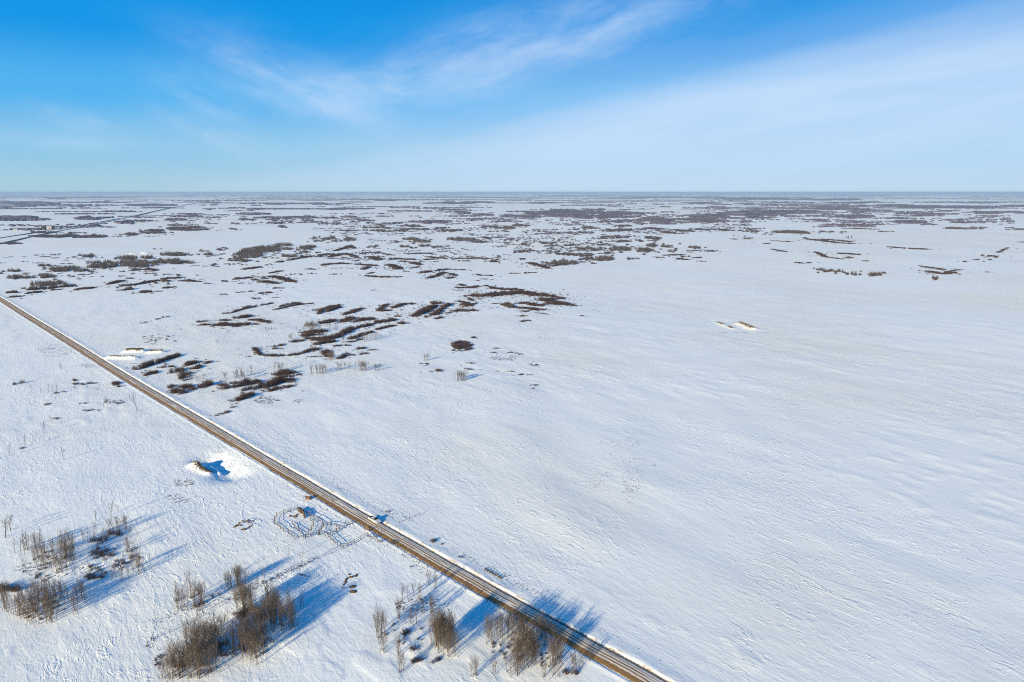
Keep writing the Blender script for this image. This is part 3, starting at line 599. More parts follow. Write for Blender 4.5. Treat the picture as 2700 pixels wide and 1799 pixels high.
# left of the road, farther
for x_, y_, h_ in ((430, 612, 5), (505, 628, 5), (465, 618, 3.5), (285, 622, 4), (530, 680, 3.5), (430, 735, 4), (490, 685, 3.5), (870, 635, 3.5), (960, 745, 5), (1155, 705, 5), (915, 772, 2.5), (475, 912, 4.5), (395, 985, 5), (360, 625, 3)):
    E('5', x_, y_, 3, 2, 1, h_, 'the thinly scattered small trees left of the far road')
E('5', 1220, 800, 2, 2, 1, 8, 'one:tall lone bare tree nearest the left side of the road, by itself on open snow'); E('5', 225, 1112, 2, 2, 1, 5, 'one:small leaning bare tree near the left edge, the middle one of three')
E('5', 90, 1200, 3, 3, 1, 6, 'one:stout lone bare tree closest to the left edge above the groves'); E('5', 565, 1235, 2, 2, 1, 6.5, 'one:lone bare tree with a rounded top left of the snow pit')
E('5', 540, 410, 10, 6, 3, 4, 'the small clump far left of the road near the horizon fields'); ES('5', 120, 545, 16, 5, 4, 2, 'the small bushes near the left edge, far side'); ES('5', 195, 535, 8, 4, 2, 3, 'the small bushes near the left edge, far side')
L('5', 1.5, 1.8, [(640, 545), (730, 550), (860, 540)], 'the broken line of bushes left of the road', .7); ES('5', 1040, 562, 42, 22, 14, 2.4, 'the dark bush clump right against the left side of the road'); ES('5', 660, 515, 20, 8, 4, 1.6, 'the broken line of bushes left of the road')
ES('5', 1010, 715, 110, 20, 12, 1.0, 'the sparse twigs around the scattered small trees'); ES('5', 820, 790, 70, 8, 7, 1.0, 'the sparse twigs around the scattered small trees'); ES('5', 520, 620, 60, 14, 6, 1.2, 'the sparse twigs around the scattered small trees'); ES('5', 430, 730, 40, 8, 5, 1.0, 'the sparse twigs around the scattered small trees')
ES('5', 190, 1125, 20, 6, 3, .9, 'the sparse twigs around the scattered small trees'); ES('5', 500, 860, 40, 5, 3, .9, 'the sparse twigs around the scattered small trees'); ES('5', 740, 725, 40, 5, 4, .9, 'the sparse twigs around the scattered small trees')

# thickets right of the road: region 6
K1 = 'the long hedge like thicket closest to the road bend'; K2 = 'the stepped dark thickets behind the hedge'; K3 = 'the row of dense dark thickets facing the road'; K4 = 'the long dark thicket right of the row'
for wd, h, pts, ds in ((4, 3.4, [(10, 555), (60, 545), (110, 525), (200, 500), (270, 475), (340, 450), (400, 435)], K1), (4, 2.4, [(90, 605), (150, 590), (200, 570)], 'the short thicket just below the hedge'),
    (2, 1.6, [(220, 540), (380, 525)], 'the faint line of twigs below the hedge'), (4, 3, [(305, 578), (400, 572)], K2), (3, 2.6, [(365, 555), (430, 553)], K2), (5, 3.2, [(405, 525), (460, 515), (540, 490)], K2), (3.5, 2.6, [(470, 550), (530, 545), (560, 520), (640, 495)], K2),
    (4, 2.6, [(400, 610), (470, 590)], K2), (3, 2.4, [(375, 638), (420, 620), (470, 610)], K2), (2, 2, [(425, 652), (470, 640)], K2), (4, 3.2, [(330, 735), (370, 752), (425, 758)], K3), (4, 3.4, [(310, 705), (340, 700)], K3), (3, 2.6, [(345, 695), (370, 690)], K3), (4, 3.2, [(395, 712), (450, 705), (510, 697)], K3),
    (3, 2.4, [(470, 730), (510, 720)], K3), (4, 3, [(535, 708), (590, 705)], K3), (4, 3.2, [(590, 692), (640, 690), (680, 688)], K3), (3.5, 2.8, [(700, 690), (760, 690)], K3), (5, 3.6, [(740, 716), (790, 712)], K3), (3, 2.4, [(820, 680), (860, 675)], K3), (4, 3, [(840, 707), (890, 702), (940, 690)], K3), (4, 2.8, [(900, 680), (970, 665)], K3),
    (6, 4.2, [(985, 675), (1050, 674)], K3), (5, 3, [(950, 727), (1000, 720), (1040, 715), (1090, 710), (1130, 700), (1180, 680), (1240, 655)], K4), (5, 3.6, [(1140, 695), (1240, 660)], K4), (3.5, 2.8, [(1160, 610), (1220, 605), (1340, 590)], K4), (4, 3.2, [(1270, 670), (1320, 655)], K4), (3, 2.2, [(1200, 632), (1290, 620), (1380, 605)], K4),
    (4, 3.6, [(925, 782), (970, 780)], 'the ragged string of thickets ending in a point'), (3.5, 2.6, [(840, 832), (880, 820), (920, 808), (960, 795), (1000, 772)], 'the ragged string of thickets ending in a point'), (2, 1.4, [(675, 950), (730, 935), (780, 915), (800, 905)], 'the low broken line nearest the road verge'), (1.5, 1.2, [(810, 890), (845, 880)], 'the low broken line nearest the road verge'),
    (5, 1.6, [(1080, 745), (1140, 735), (1250, 715), (1330, 700)], K4), (5, 2.4, [(1230, 600), (1260, 575)], K4)): L('6', wd, h, pts, ds)
for pts, wd, h in (([(530, 190), (600, 190), (640, 185)], 3, 2), ([(665, 195), (720, 185), (800, 190), (870, 185), (970, 178)], 7, 2.6), ([(845, 130), (920, 125), (985, 110)], 5, 2.6), ([(965, 140), (1040, 145), (1130, 165)], 6, 2), ([(1010, 178), (1060, 175)], 4, 2), ([(810, 205), (880, 195)], 3, 2), ([(720, 150), (790, 150)], 5, 1.8), ([(540, 165), (600, 160)], 4, 1.6),
    ([(750, 97), (820, 85), (900, 60), (960, 45), (1030, 30), (1160, 5)], 3.5, 2.2), ([(5, 180), (100, 165), (180, 145), (250, 125), (310, 115)], 2, 1.3), ([(1180, 60), (1240, 45), (1300, 30), (1400, 15), (1500, 5)], 4, 2), ([(1210, 35), (1300, 12), (1400, 5)], 4, 2), ([(1515, 60), (1570, 55), (1640, 35), (1720, 15)], 5, 2.6), ([(1545, 90), (1560, 60)], 5, 2.6), ([(1600, 70), (1660, 50), (1700, 35)], 5, 2.6),
    ([(1560, 165), (1620, 155), (1690, 140)], 8, 2.8), ([(1730, 150), (1830, 120)], 9, 2.6), ([(1850, 150), (1900, 140), (1990, 130)], 9, 2.6), ([(1740, 95), (1900, 40)], 8, 1.6), ([(2030, 60), (2110, 10)], 5, 2), ([(2030, 60), (2130, 60)], 3, 2), ([(2155, 38), (2230, 15), (2330, 3)], 4, 2.6), ([(2170, 105), (2210, 108)], 4, 2),
    ([(1400, 275), (1470, 270), (1540, 265)], 6, 2.2), ([(1410, 250), (1600, 235)], 8, 2.2), ([(1290, 325), (1350, 322), (1415, 315)], 3, 2), ([(1430, 300), (1500, 300), (1560, 292)], 4, 2.4), ([(1505, 312), (1580, 304), (1640, 298), (1700, 280), (1760, 245), (1800, 225), (1830, 212)], 6, 3.8), ([(1495, 350), (1540, 340), (1610, 330), (1680, 322)], 5, 3),
    ([(1870, 202), (1930, 190), (1990, 175)], 5, 2.8), ([(2000, 165), (2080, 155), (2180, 140)], 5, 2.8), ([(2015, 220), (2090, 200), (2180, 182)], 4, 2.6), ([(2200, 172), (2260, 165)], 5, 2.6), ([(1780, 305), (1850, 285), (1920, 260), (1990, 240)], 4, 2.8), ([(1760, 330), (1830, 322), (1900, 300)], 3, 1.8), ([(1670, 360), (1800, 355)], 3, 1.8),
    ([(1855, 390), (1930, 380)], 3, 2.2), ([(1940, 400), (2020, 398)], 1.5, 1.4), ([(1870, 435), (1940, 425)], 3, 1.8), ([(1000, 380), (1030, 405), (1040, 425), (1060, 440)], 3, 1.8), ([(1060, 440), (1130, 445), (1200, 443), (1290, 443), (1360, 435), (1410, 420), (1460, 400), (1510, 388)], 2.5, 2), ([(1150, 370), (1190, 365), (1260, 345)], 3, 2), ([(1165, 385), (1230, 382)], 3, 2),
    ([(1590, 400), (1600, 430), (1630, 450)], 6, 1.8), ([(1720, 465), (1760, 445), (1830, 440)], 3, 2), ([(1740, 435), (1770, 430)], 3, 2), ([(1460, 400), (1530, 390)], 4, 2.6), ([(1690, 470), (1760, 462)], 3, 1.5), ([(1440, 455), (1560, 450)], 2, 1)): L('6', wd, h, pts, 'the maze of dark thickets in the middle distance')
ES('6', 220, 305, 160, 45, 44, 1.0, 'the sprinkle of low scrub beyond the snow banks', .9)
for cx, cy, rx, ry, n, h in ((490, 640, 40, 18, 8, 5), (560, 655, 50, 8, 7, 4), (770, 640, 40, 14, 8, 5.5), (900, 640, 60, 18, 18, 7), (980, 580, 12, 5, 3, 5.5), (1215, 575, 42, 10, 12, 6.5), (1290, 560, 30, 8, 4, 4), (1400, 525, 16, 5, 3, 4), (1480, 528, 10, 4, 2, 3.5), (1030, 400, 45, 18, 8, 4), (1960, 310, 75, 14, 14, 6.5), (1900, 320, 60, 10, 10, 5), (2040, 290, 30, 12, 6, 4.5), (700, 345, 8, 4, 3, 4), (785, 262, 14, 4, 4, 4.5),
    (1140, 225, 50, 14, 8, 4), (1355, 225, 8, 4, 2, 4), (2135, 268, 4, 2, 2, 3.5), (1300, 300, 45, 8, 9, 5), (1640, 465, 48, 22, 28, 6), (1490, 400, 25, 10, 8, 5), (1560, 425, 20, 10, 6, 4), (1640, 210, 60, 12, 12, 5), (1000, 605, 30, 8, 6, 3)):
    E('6', cx, cy, rx, ry, n, h, 'the scattered bare trees among the dark thickets')
for cx, cy, rx, ry, n, h, ds in ((1545, 597, 68, 10, 22, 6.5, 'the left one of three pale tree clumps in a row'), (1750, 557, 66, 9, 14, 5.5, 'the middle one of three pale tree clumps in a row'), (1900, 567, 55, 12, 22, 6.5, 'the right one of three pale tree clumps in a row'), (2010, 570, 36, 8, 10, 5, 'the right one of three pale tree clumps in a row'),
    (1470, 188, 60, 12, 26, 6, 'the square grey clump of trees in the middle distance'), (1490, 240, 90, 14, 30, 6, 'the grey trees below the square grey clump')): E('6', cx, cy, rx, ry, n, h, ds)
# region 7
N1 = 'the round dark thicket standing alone on the snow'
ES('7', 930, 745, 95, 36, 95, 2.4, N1, 1.2); L('7', 3, 1.8, [(835, 792), (960, 790), (1040, 778)], N1); L('7', 2, 2, [(1000, 680), (1050, 672)], N1); E('7', 850, 735, 25, 16, 5, 4, 'the trees on the edge of the round dark thicket')
E('7', 912, 1072, 58, 13, 26, 6.5, 'the lone yellowish tree clump in the middle of the snowfield'); E('7', 600, 887, 42, 5, 9, 5.5, 'the faint tree clump left above the lone yellowish clump'); E('7', 280, 642, 8, 4, 2, 4, 'the scattered bare trees among the dark thickets')
N2 = 'the big ring of dark thickets right of centre'; N3 = 'the two parallel slanting thickets in the middle distance'
for pts, wd, h, ds in (([(480, 467), (530, 450), (590, 425), (640, 397), (690, 372)], 7, 4, N3), ([(665, 352), (730, 350)], 8, 3.6, N3), ([(585, 478), (640, 462), (690, 450), (720, 425), (760, 395), (800, 370), (840, 357)], 5, 3, N3), ([(690, 495), (730, 485), (770, 480)], 3, 2, N3),
    ([(305, 388), (340, 375), (400, 360), (430, 355)], 4, 2.2, N3), ([(430, 355), (495, 348)], 2, 1.4, N3), ([(195, 378), (230, 362), (255, 355)], 4, 2, N3), ([(165, 418), (210, 418), (280, 412)], 4, 2, N3),
    ([(890, 210), (960, 208), (1020, 205), (1090, 198), (1160, 187)], 5, 2.4, N2), ([(905, 180), (960, 190)], 4, 2, N2), ([(1180, 200), (1230, 212), (1330, 218)], 6, 2.6, N2), ([(1350, 220), (1480, 222)], 6, 2.4, N2), ([(930, 285), (1020, 280), (1060, 270)], 5, 2.2, N2),
    ([(1020, 285), (1100, 282), (1200, 275), (1300, 265), (1400, 257), (1500, 252), (1600, 270), (1690, 268)], 12, 3.0, N2), ([(1300, 250), (1600, 250)], 9, 2.6, N2), ([(1690, 270), (1800, 285), (1880, 300)], 10, 1.8, N2), ([(1650, 310), (1700, 320), (1760, 310)], 12, 3.2, N2), ([(1300, 365), (1350, 372), (1400, 385)], 6, 3.4, N2),
    ([(1430, 352), (1500, 350), (1560, 357), (1630, 372), (1690, 367)], 7, 2.4, N2), ([(1700, 345), (1800, 355), (1940, 352)], 10, 1.7, N2), ([(1730, 330), (1850, 340), (1960, 370)], 12, 1.4, N2), ([(1400, 387), (1480, 395), (1560, 400), (1700, 412)], 7, 1.7, N2), ([(1500, 428), (1550, 432)], 6, 2.4, N2), ([(1570, 415), (1690, 412)], 4, 1.6, N2), ([(1440, 472), (1520, 470)], 4, 1.2, N2),
    ([(1480, 522), (1520, 515), (1560, 510)], 4, 1.4, N2), ([(2020, 465), (2060, 472)], 3, 1, N2), ([(900, 330), (960, 342), (1000, 372), (1060, 352)], 7, 1.8, N2), ([(940, 360), (1000, 375)], 6, 2.6, N2), ([(860, 420), (930, 418), (1000, 416), (1070, 420)], 8, 2, N2), ([(930, 385), (980, 382)], 3, 1.4, N2), ([(780, 442), (850, 430)], 3, 1.2, N2), ([(990, 300), (1040, 330)], 5, 1.4, N2), ([(1200, 355), (1290, 350)], 3, 1.4, N2),
    ([(1600, 440), (1720, 452)], 4, 1, N2), ([(1780, 300), (1900, 300)], 5, 1.2, N2)): L('7', wd, h, pts, ds)
for pts in ([(540, 915), (640, 915)], [(570, 935), (610, 932)], [(640, 997), (690, 990), (760, 992)], [(970, 965), (1030, 982)], [(1185, 808), (1260, 815)], [(1310, 812), (1400, 815), (1530, 838)], [(1550, 925), (1650, 955)], [(1570, 910), (1630, 930)], [(1350, 990), (1400, 990)], [(1450, 1015), (1600, 1020)], [(930, 920), (1050, 915)], [(1550, 1115), (1640, 1112)], [(1210, 770), (1280, 772)]):
    L('7', 2.0, .8, pts, 'the low scrub dotting the open snow right of centre', .8)
L('7', 2.5, 1.6, [(690, 985), (750, 990)], 'the low scrub dotting the open snow right of centre')
for pts, wd, h in (([(55, 100), (110, 112), (200, 118), (300, 118), (390, 112)], 4, 2.2), ([(70, 85), (120, 72)], 3, 2), ([(565, 77), (640, 62), (720, 50), (800, 40)], 6, 3), ([(800, 38), (900, 42), (985, 45)], 3, 2), ([(620, 135), (660, 115), (720, 97), (745, 77)], 6, 2.6), ([(745, 70), (820, 82), (880, 100)], 6, 2.4), ([(800, 125), (850, 118)], 6, 2.2), ([(1030, 85), (1100, 93), (1210, 95)], 4, 2.2), ([(1370, 75), (1460, 73)], 2, 1.6), ([(1490, 72), (1610, 66)], 3, 1.8), ([(1080, 141), (1100, 140)], 4, 1.6), ([(1110, 125), (1220, 128)], 2, 1)):
    L('7', wd, h, pts, 'the thin curved hedges of the far middle distance')
for cx, cy, rx, ry, n, h in ((1370, 388, 45, 8, 22, 5.5), (1090, 312, 26, 7, 8, 5), (1070, 265, 60, 10, 16, 5), (1660, 300, 16, 9, 8, 5), (1430, 235, 60, 5, 10, 4.5), (890, 240, 20, 5, 4, 4), (960, 405, 80, 6, 14, 4)):
    E('7', cx, cy, rx, ry, n, h, 'the pale trees around the big ring of thickets')
# region 8 and 9: thin hedges
for pts, wd, h in (([(40, 765), (130, 760)], 5, 3), ([(180, 770), (300, 758)], 5, 3), ([(180, 745), (270, 740)], 6, 3), ([(310, 738), (400, 728), (510, 715)], 6, 3.2), ([(510, 745), (600, 740), (725, 725)], 6, 2.6), ([(70, 795), (160, 785)], 4, 2.6), ([(355, 748), (430, 742)], 3, 2), ([(755, 708), (800, 695), (850, 682)], 6, 3), ([(855, 720), (930, 714), (1000, 700), (1080, 682)], 7, 3.2),
    ([(880, 668), (915, 666)], 4, 2), ([(1110, 672), (1200, 667), (1290, 660)], 6, 3), ([(1260, 685), (1320, 687)], 6, 3), ([(1320, 687), (1390, 690)], 3, 2), ([(1490, 687), (1560, 687)], 6, 3), ([(1615, 674), (1740, 662)], 5, 2.6), ([(1670, 605), (1730, 600), (1795, 590)], 6, 3), ([(915, 608), (980, 602), (1080, 602)], 6, 3), ([(1850, 637), (1900, 625), (1950, 618)], 4, 2.6),
    ([(1740, 678), (1800, 680)], 5, 2.6), ([(1800, 667), (1840, 668)], 5, 2.4), ([(1800, 690), (1850, 696), (1905, 704)], 8, 3), ([(1850, 655), (1900, 658), (1960, 672), (2010, 692)], 8, 3), ([(1885, 738), (1960, 738)], 4, 2), ([(1620, 768), (1700, 762), (1790, 758)], 1.5, 1.2), ([(1780, 776), (1870, 770)], 4, 2.2), ([(965, 766), (1020, 762), (1090, 758)], 5, 3), ([(1125, 735), (1200, 728)], 5, 2.2),
    ([(1650, 700), (1680, 698)], 4, 2), ([(530, 667), (555, 667)], 4, 2), ([(1985, 545), (2060, 530), (2150, 515)], 7, 3), ([(2200, 510), (2280, 500)], 7, 3), ([(1900, 558), (1955, 552)], 5, 3), ([(2225, 578), (2350, 568)], 5, 3), ([(2105, 605), (2180, 608)], 4, 2), ([(2270, 517), (2350, 507)], 5, 3), ([(820, 750), (910, 745)], 4, 2), ([(1400, 702), (1450, 700)], 3, 1.4)):
    L('8', wd, h, pts, 'the thin far hedges left of centre')
for pts, wd, h in (([(220, 478), (270, 462), (330, 440)], 8, 3.4), ([(320, 445), (350, 460)], 7, 3), ([(0, 518), (70, 514)], 6, 3), ([(110, 508), (190, 500)], 8, 3), ([(180, 518), (230, 503), (290, 498), (370, 517)], 7, 3), ([(135, 580), (200, 572), (325, 567)], 6, 3), ([(365, 572), (430, 576), (500, 582)], 8, 2.6), ([(405, 608), (450, 592)], 8, 3), ([(340, 548), (380, 548)], 5, 2.4),
    ([(430, 488), (520, 490), (610, 505)], 6, 2.6), ([(390, 495), (415, 492)], 7, 3), ([(595, 530), (680, 532), (775, 536)], 7, 3), ([(660, 548), (750, 552)], 4, 2), ([(750, 555), (800, 572)], 10, 3), ([(595, 575), (630, 590), (665, 606)], 11, 3.4), ([(745, 598), (795, 588)], 5, 2.6), ([(740, 495), (820, 492), (890, 492)], 8, 3), ([(850, 512), (900, 520), (990, 526)], 7, 2.6),
    ([(830, 535), (920, 530)], 6, 2.4), ([(1030, 530), (1100, 526), (1270, 527)], 6, 2.4), ([(1170, 520), (1270, 527)], 6, 2.4), ([(1060, 542), (1170, 546)], 4, 1.8), ([(1285, 548), (1328, 550)], 16, 4), ([(1495, 530), (1530, 534)], 8, 2.6), ([(1550, 558), (1600, 572), (1640, 582), (1690, 598)], 9, 3), ([(460, 515), (540, 535)], 14, 1.8), ([(480, 530), (520, 540)], 10, 1.8), ([(200, 600), (270, 598)], 3, 1)):
    L('9', wd, h, pts, 'the thin far hedges of the centre')
# woods and scrub beyond
for a in ((470, 605, 130, 15), (700, 575, 110, 22), (950, 567, 150, 20), (1200, 552, 150, 14), (880, 528, 70, 13), (1010, 522, 40, 10), (1200, 502, 100, 10), (590, 511, 60, 7), (140, 656, 90, 7), (320, 650, 50, 11), (1450, 515, 60, 13), (1700, 507, 110, 22), (1850, 467, 90, 22), (1990, 470, 40, 7), (2110, 461, 60, 11),
          (2000, 516, 60, 7), (1580, 532, 50, 9), (1650, 546, 60, 7), (1450, 472, 70, 4), (1550, 461, 60, 5), (1960, 437, 60, 9), (2250, 390, 60, 7), (1470, 571, 40, 4), (2100, 490, 40, 5), (330, 705, 130, 12), (250, 735, 60, 6), (1130, 692, 30, 6), (880, 740, 30, 4), (90, 612, 60, 4), (300, 577, 50, 3), (1780, 480, 120, 16)): WE('8', *a, 't', .55)
for a in ((480, 375, 280, 9), (900, 360, 50, 7), (1060, 335, 70, 6), (1300, 325, 150, 12), (1550, 327, 80, 5), (1050, 350, 90, 5), (80, 425, 50, 4), (1900, 285, 60, 4), (1940, 310, 30, 3), (1440, 190, 60, 4), (100, 140, 250, 5), (190, 152, 210, 5), (100, 262, 240, 8), (100, 245, 160, 8), (600, 255, 90, 7), (720, 248, 60, 4),
          (560, 240, 60, 3), (30, 182, 40, 4), (820, 205, 120, 4), (1040, 160, 180, 9), (1080, 178, 100, 4), (1350, 240, 160, 4), (860, 280, 60, 7), (950, 268, 100, 3), (1220, 262, 80, 4), (1230, 240, 60, 3), (1750, 222, 120, 5), (1860, 250, 120, 4), (1500, 238, 100, 3), (2100, 247, 150, 5), (1700, 262, 60, 3), (1250, 300, 90, 2), (1500, 292, 160, 2), (200, 330, 130, 3),
          (300, 348, 100, 4), (650, 300, 40, 3), (520, 353, 40, 4), (1400, 225, 150, 3), (2300, 188, 90, 5), (2180, 148, 60, 5), (1900, 155, 70, 3), (1480, 270, 40, 3), (340, 318, 30, 5)): WE('8', *a, 'd', .8, 6)
for a in ((1090, 395, 110, 10), (740, 395, 60, 10), (820, 410, 60, 9), (320, 400, 50, 10), (120, 395, 60, 8), (230, 410, 40, 4), (50, 457, 50, 12), (590, 338, 130, 6), (770, 328, 110, 6), (480, 314, 90, 5), (310, 335, 20, 4), (1500, 477, 45, 6), (1585, 468, 30, 4), (1680, 422, 50, 6), (1525, 430, 20, 3), (1930, 456, 60, 10), (2020, 462, 40, 12), (2180, 465, 70, 13), (2280, 470, 80, 10),
          (1840, 434, 60, 3), (1720, 437, 40, 3), (1800, 560, 90, 18), (2050, 530, 100, 14), (100, 412, 30, 8), (1250, 383, 30, 4), (1980, 316, 70, 8), (1390, 318, 70, 12), (700, 448, 40, 4), (480, 447, 30, 3), (820, 442, 60, 4), (2260, 528, 30, 5), (2350, 480, 40, 8)): WE('9', *a, 't', .55)
for a in ((1700, 572, 60, 13, 3), (1900, 500, 110, 14, 3), (1960, 530, 60, 9, 3), (2100, 490, 50, 8, 3), (1800, 492, 70, 8, 3), (1220, 410, 60, 3, 3), (930, 447, 70, 4, 3), (640, 415, 15, 3, 4), (530, 297, 30, 3, 5), (850, 276, 130, 7, 6), (900, 282, 90, 9, 6), (620, 286, 60, 5, 5), (750, 301, 60, 8, 5), (1180, 262, 60, 5, 6), (960, 316, 50, 5, 5), (1500, 300, 60, 7, 5), (1280, 311, 60, 7, 5), (1020, 335, 80, 6, 4), (1150, 357, 30, 3, 3),
          (1400, 275, 100, 3, 5), (2210, 305, 60, 8, 5), (1500, 240, 140, 8, 6), (1650, 218, 120, 17, 6), (1800, 218, 150, 26, 6), (2000, 232, 170, 24, 6), (2200, 227, 150, 20, 6), (1240, 228, 70, 7, 6), (2000, 190, 80, 7, 6), (1100, 215, 50, 6, 6), (310, 185, 180, 5, 6), (100, 148, 50, 6, 6), (1000, 147, 180, 6, 6), (1200, 140, 120, 6, 6), (600, 127, 110, 4, 6), (1650, 145, 110, 5, 6),
          (100, 125, 150, 3, 6), (280, 150, 40, 2, 6), (1040, 190, 60, 3, 6), (110, 247, 100, 4, 5), (30, 268, 40, 3, 5), (320, 240, 40, 6, 5), (560, 235, 60, 3, 4), (430, 265, 60, 4, 4), (1700, 355, 90, 5, 3), (1900, 350, 110, 7, 3), (2150, 385, 170, 9, 3), (2250, 410, 100, 10, 3), (2150, 335, 120, 8, 3), (2250, 330, 110, 5, 4), (2080, 427, 60, 3, 3), (2250, 270, 100, 6, 5), (2100, 275, 80, 4, 5),
          (1850, 300, 60, 3, 4), (1650, 340, 40, 3, 3), (490, 525, 40, 8, 2)): WE('9', *a[:4], 'd', .75 if a[1] < 260 else .5, a[4])
for a in ((900, 318, 125, 13), (750, 322, 50, 7), (650, 350, 80, 6), (2040, 290, 180, 5), (2340, 296, 60, 3), (2230, 257, 55, 3), (1430, 577, 52, 5), (1090, 546, 22, 3), (1150, 553, 24, 3), (1208, 556, 26, 3), (1300, 570, 26, 3), (2110, 467, 26, 8), (40, 395, 40, 8), (140, 400, 40, 6), (170, 428, 30, 6), (300, 410, 50, 5), (20, 425, 40, 8), (520, 297, 60, 4), (1280, 270, 80, 3), (1800, 602, 20, 4)): WE('A', *a, 't', .7)
for a in ((2000, 250, 100, 4, 5), (1640, 250, 120, 10, 5), (1760, 262, 30, 5, 5), (1430, 268, 50, 4, 5), (1300, 215, 130, 9, 5), (1560, 228, 80, 4, 5), (1800, 157, 380, 9, 6), (700, 195, 250, 15, 6), (300, 240, 250, 12, 6), (900, 188, 200, 12, 6), (500, 215, 300, 12, 6), (1000, 168, 300, 3, 6), (50, 232, 80, 14, 6), (1100, 160, 160, 3, 6), (1400, 178, 140, 3, 6), (50, 350, 50, 18, 3), (200, 310, 110, 14, 3),
          (60, 290, 80, 8, 4), (330, 293, 55, 5, 4), (150, 255, 120, 8, 5), (1130, 308, 50, 4, 4), (1720, 212, 60, 3, 5), (1770, 205, 90, 3, 5), (2130, 198, 60, 3, 5), (2080, 190, 50, 2, 5), (2230, 215, 40, 2, 5), (2340, 195, 40, 2, 5), (560, 175, 20, 3, 6), (450, 155, 60, 2, 6), (1050, 240, 80, 4, 5), (1180, 268, 50, 4, 5), (340, 130, 130, 5, 6), (560, 140, 120, 4, 6), (1550, 145, 120, 5, 6), (150, 95, 200, 3, 6), (750, 100, 300, 4, 6),
          (1100, 110, 250, 5, 6), (1300, 128, 200, 4, 6), (900, 128, 150, 3, 6), (250, 465, 25, 4, 3)): WE('A', *a[:4], 'd', .75 if a[1] < 260 else .5, a[4])
for pts, wd, h in (([(1020, 355), (1100, 365), (1200, 380), (1290, 383)], 14, 3), ([(1100, 355), (1200, 362), (1280, 372)], 14, 3), ([(1520, 405), (1620, 412), (1750, 418)], 11, 3), ([(740, 382), (775, 384)], 7, 2.4), ([(800, 365), (900, 372)], 7, 2.4), ([(1060, 440), (1120, 470), (1220, 480)], 7, 2), ([(1200, 448), (1320, 455)], 14, 2), ([(1255, 472), (1285, 474)], 12, 3), ([(930, 500), (980, 506)], 6, 2), ([(1003, 503), (1025, 503)], 6, 2.4),
    ([(1350, 490), (1390, 490)], 4, 1.6), ([(790, 420), (880, 440)], 8, 1.5), ([(1705, 518), (1780, 532), (1860, 545)], 6, 2), ([(1750, 552), (1800, 565), (1860, 573), (1910, 560)], 10, 2.8), ([(1910, 555), (1955, 543)], 4, 1.6), ([(1800, 540), (1900, 545)], 4, 1.4), ([(1975, 498), (2000, 499)], 5, 2), ([(2060, 486), (2075, 485)], 6, 2.4), ([(2145, 458), (2165, 462)], 8, 4), ([(2245, 409), (2255, 408)], 5, 3), ([(2325, 375), (2333, 375)], 6, 3),
    ([(2100, 495), (2106, 495)], 4, 1.5), ([(2128, 562), (2140, 563)], 6, 2.5), ([(2190, 440), (2240, 412)], 1.5, 1.2), ([(60, 465), (110, 468)], 8, 2.4), ([(130, 455), (240, 450)], 9, 2.2), ([(200, 475), (270, 482)], 9, 2.2), ([(300, 472), (350, 468)], 6, 2), ([(320, 490), (390, 492)], 3, 1.5)):
    L('A', wd, h, pts, 'the far thickets on the right')
# fine scrub strewn over the plain, thickest towards the centre right; some fields stay clean
def strew(n, x0, x1, y0, y1, thr, h, seed, per=(2, 9)):
    k = 0
    for _ in range(n):
        px, py = x0 + (x1 - x0) * rng.random(), y0 + (y1 - y0) * rng.random()
        if vnoise(np.array([px / 130.0]), np.array([py / 13.0]), seed)[0] < thr: continue
        c = G(px, py); d = math.hypot(*c); m_ = int(rng.integers(*per)); s_ = max(3.0, d * .0030); a_ = rng.normal(0, .5); ln_ = m_ * s_ * (.3 + .5 * rng.random())
        t = rng.normal(0, 1, m_) * ln_ * .45; WOODD.append((np.stack([c[0] + t * math.cos(a_) * 1.2 + rng.normal(0, s_ * .5, m_), c[1] + t * math.sin(a_) + rng.normal(0, s_ * .8, m_)], 1), s_, h * (.7 + .6 * rng.random())))
strew(720, 1150, 2350, 535, 612, .42, 3.6, 201, (3, 14)); strew(420, 850, 1500, 560, 640, .46, 3.0, 202); strew(330, 0, 1000, 535, 600, .50, 4.0, 203, (3, 14))
strew(260, 1300, 1900, 610, 665, .48, 2.6, 204); strew(240, 820, 1350, 630, 690, .55, 2.0, 205, (2, 6)); strew(200, 0, 900, 655, 730, .60, 2.0, 206, (2, 6)); strew(160, 1900, 2700, 530, 590, .52, 4.5, 207, (4, 18)); strew(110, 500, 1100, 700, 840, .62, 1.4, 208, (2, 5))
# horizon woods: belts and bluffs out to forty kilometres
for k in range(400):
    d = 4200 * (36000 / 4200) ** rng.random(); az = R(-46 + 92 * rng.random())
    if d < 9000 and vnoise(az * 30, math.log(d) * 14, 90) < .38: continue
    lw = d * (.008 + .085 * rng.random() ** 2.5); dp = d * (.004 + .014 * rng.random() ** 1.5); s_ = d * .0042
    n = int(min(160, max(4, lw * dp * 2.2 / (s_ * s_)))); ex, ey = inell(n)
    x = d * math.sin(az) + ex * lw; y = d * math.cos(az) + ey * dp; WOODD.append((np.stack([x, y], 1), s_, 5.5 + 2.5 * rng.random()))

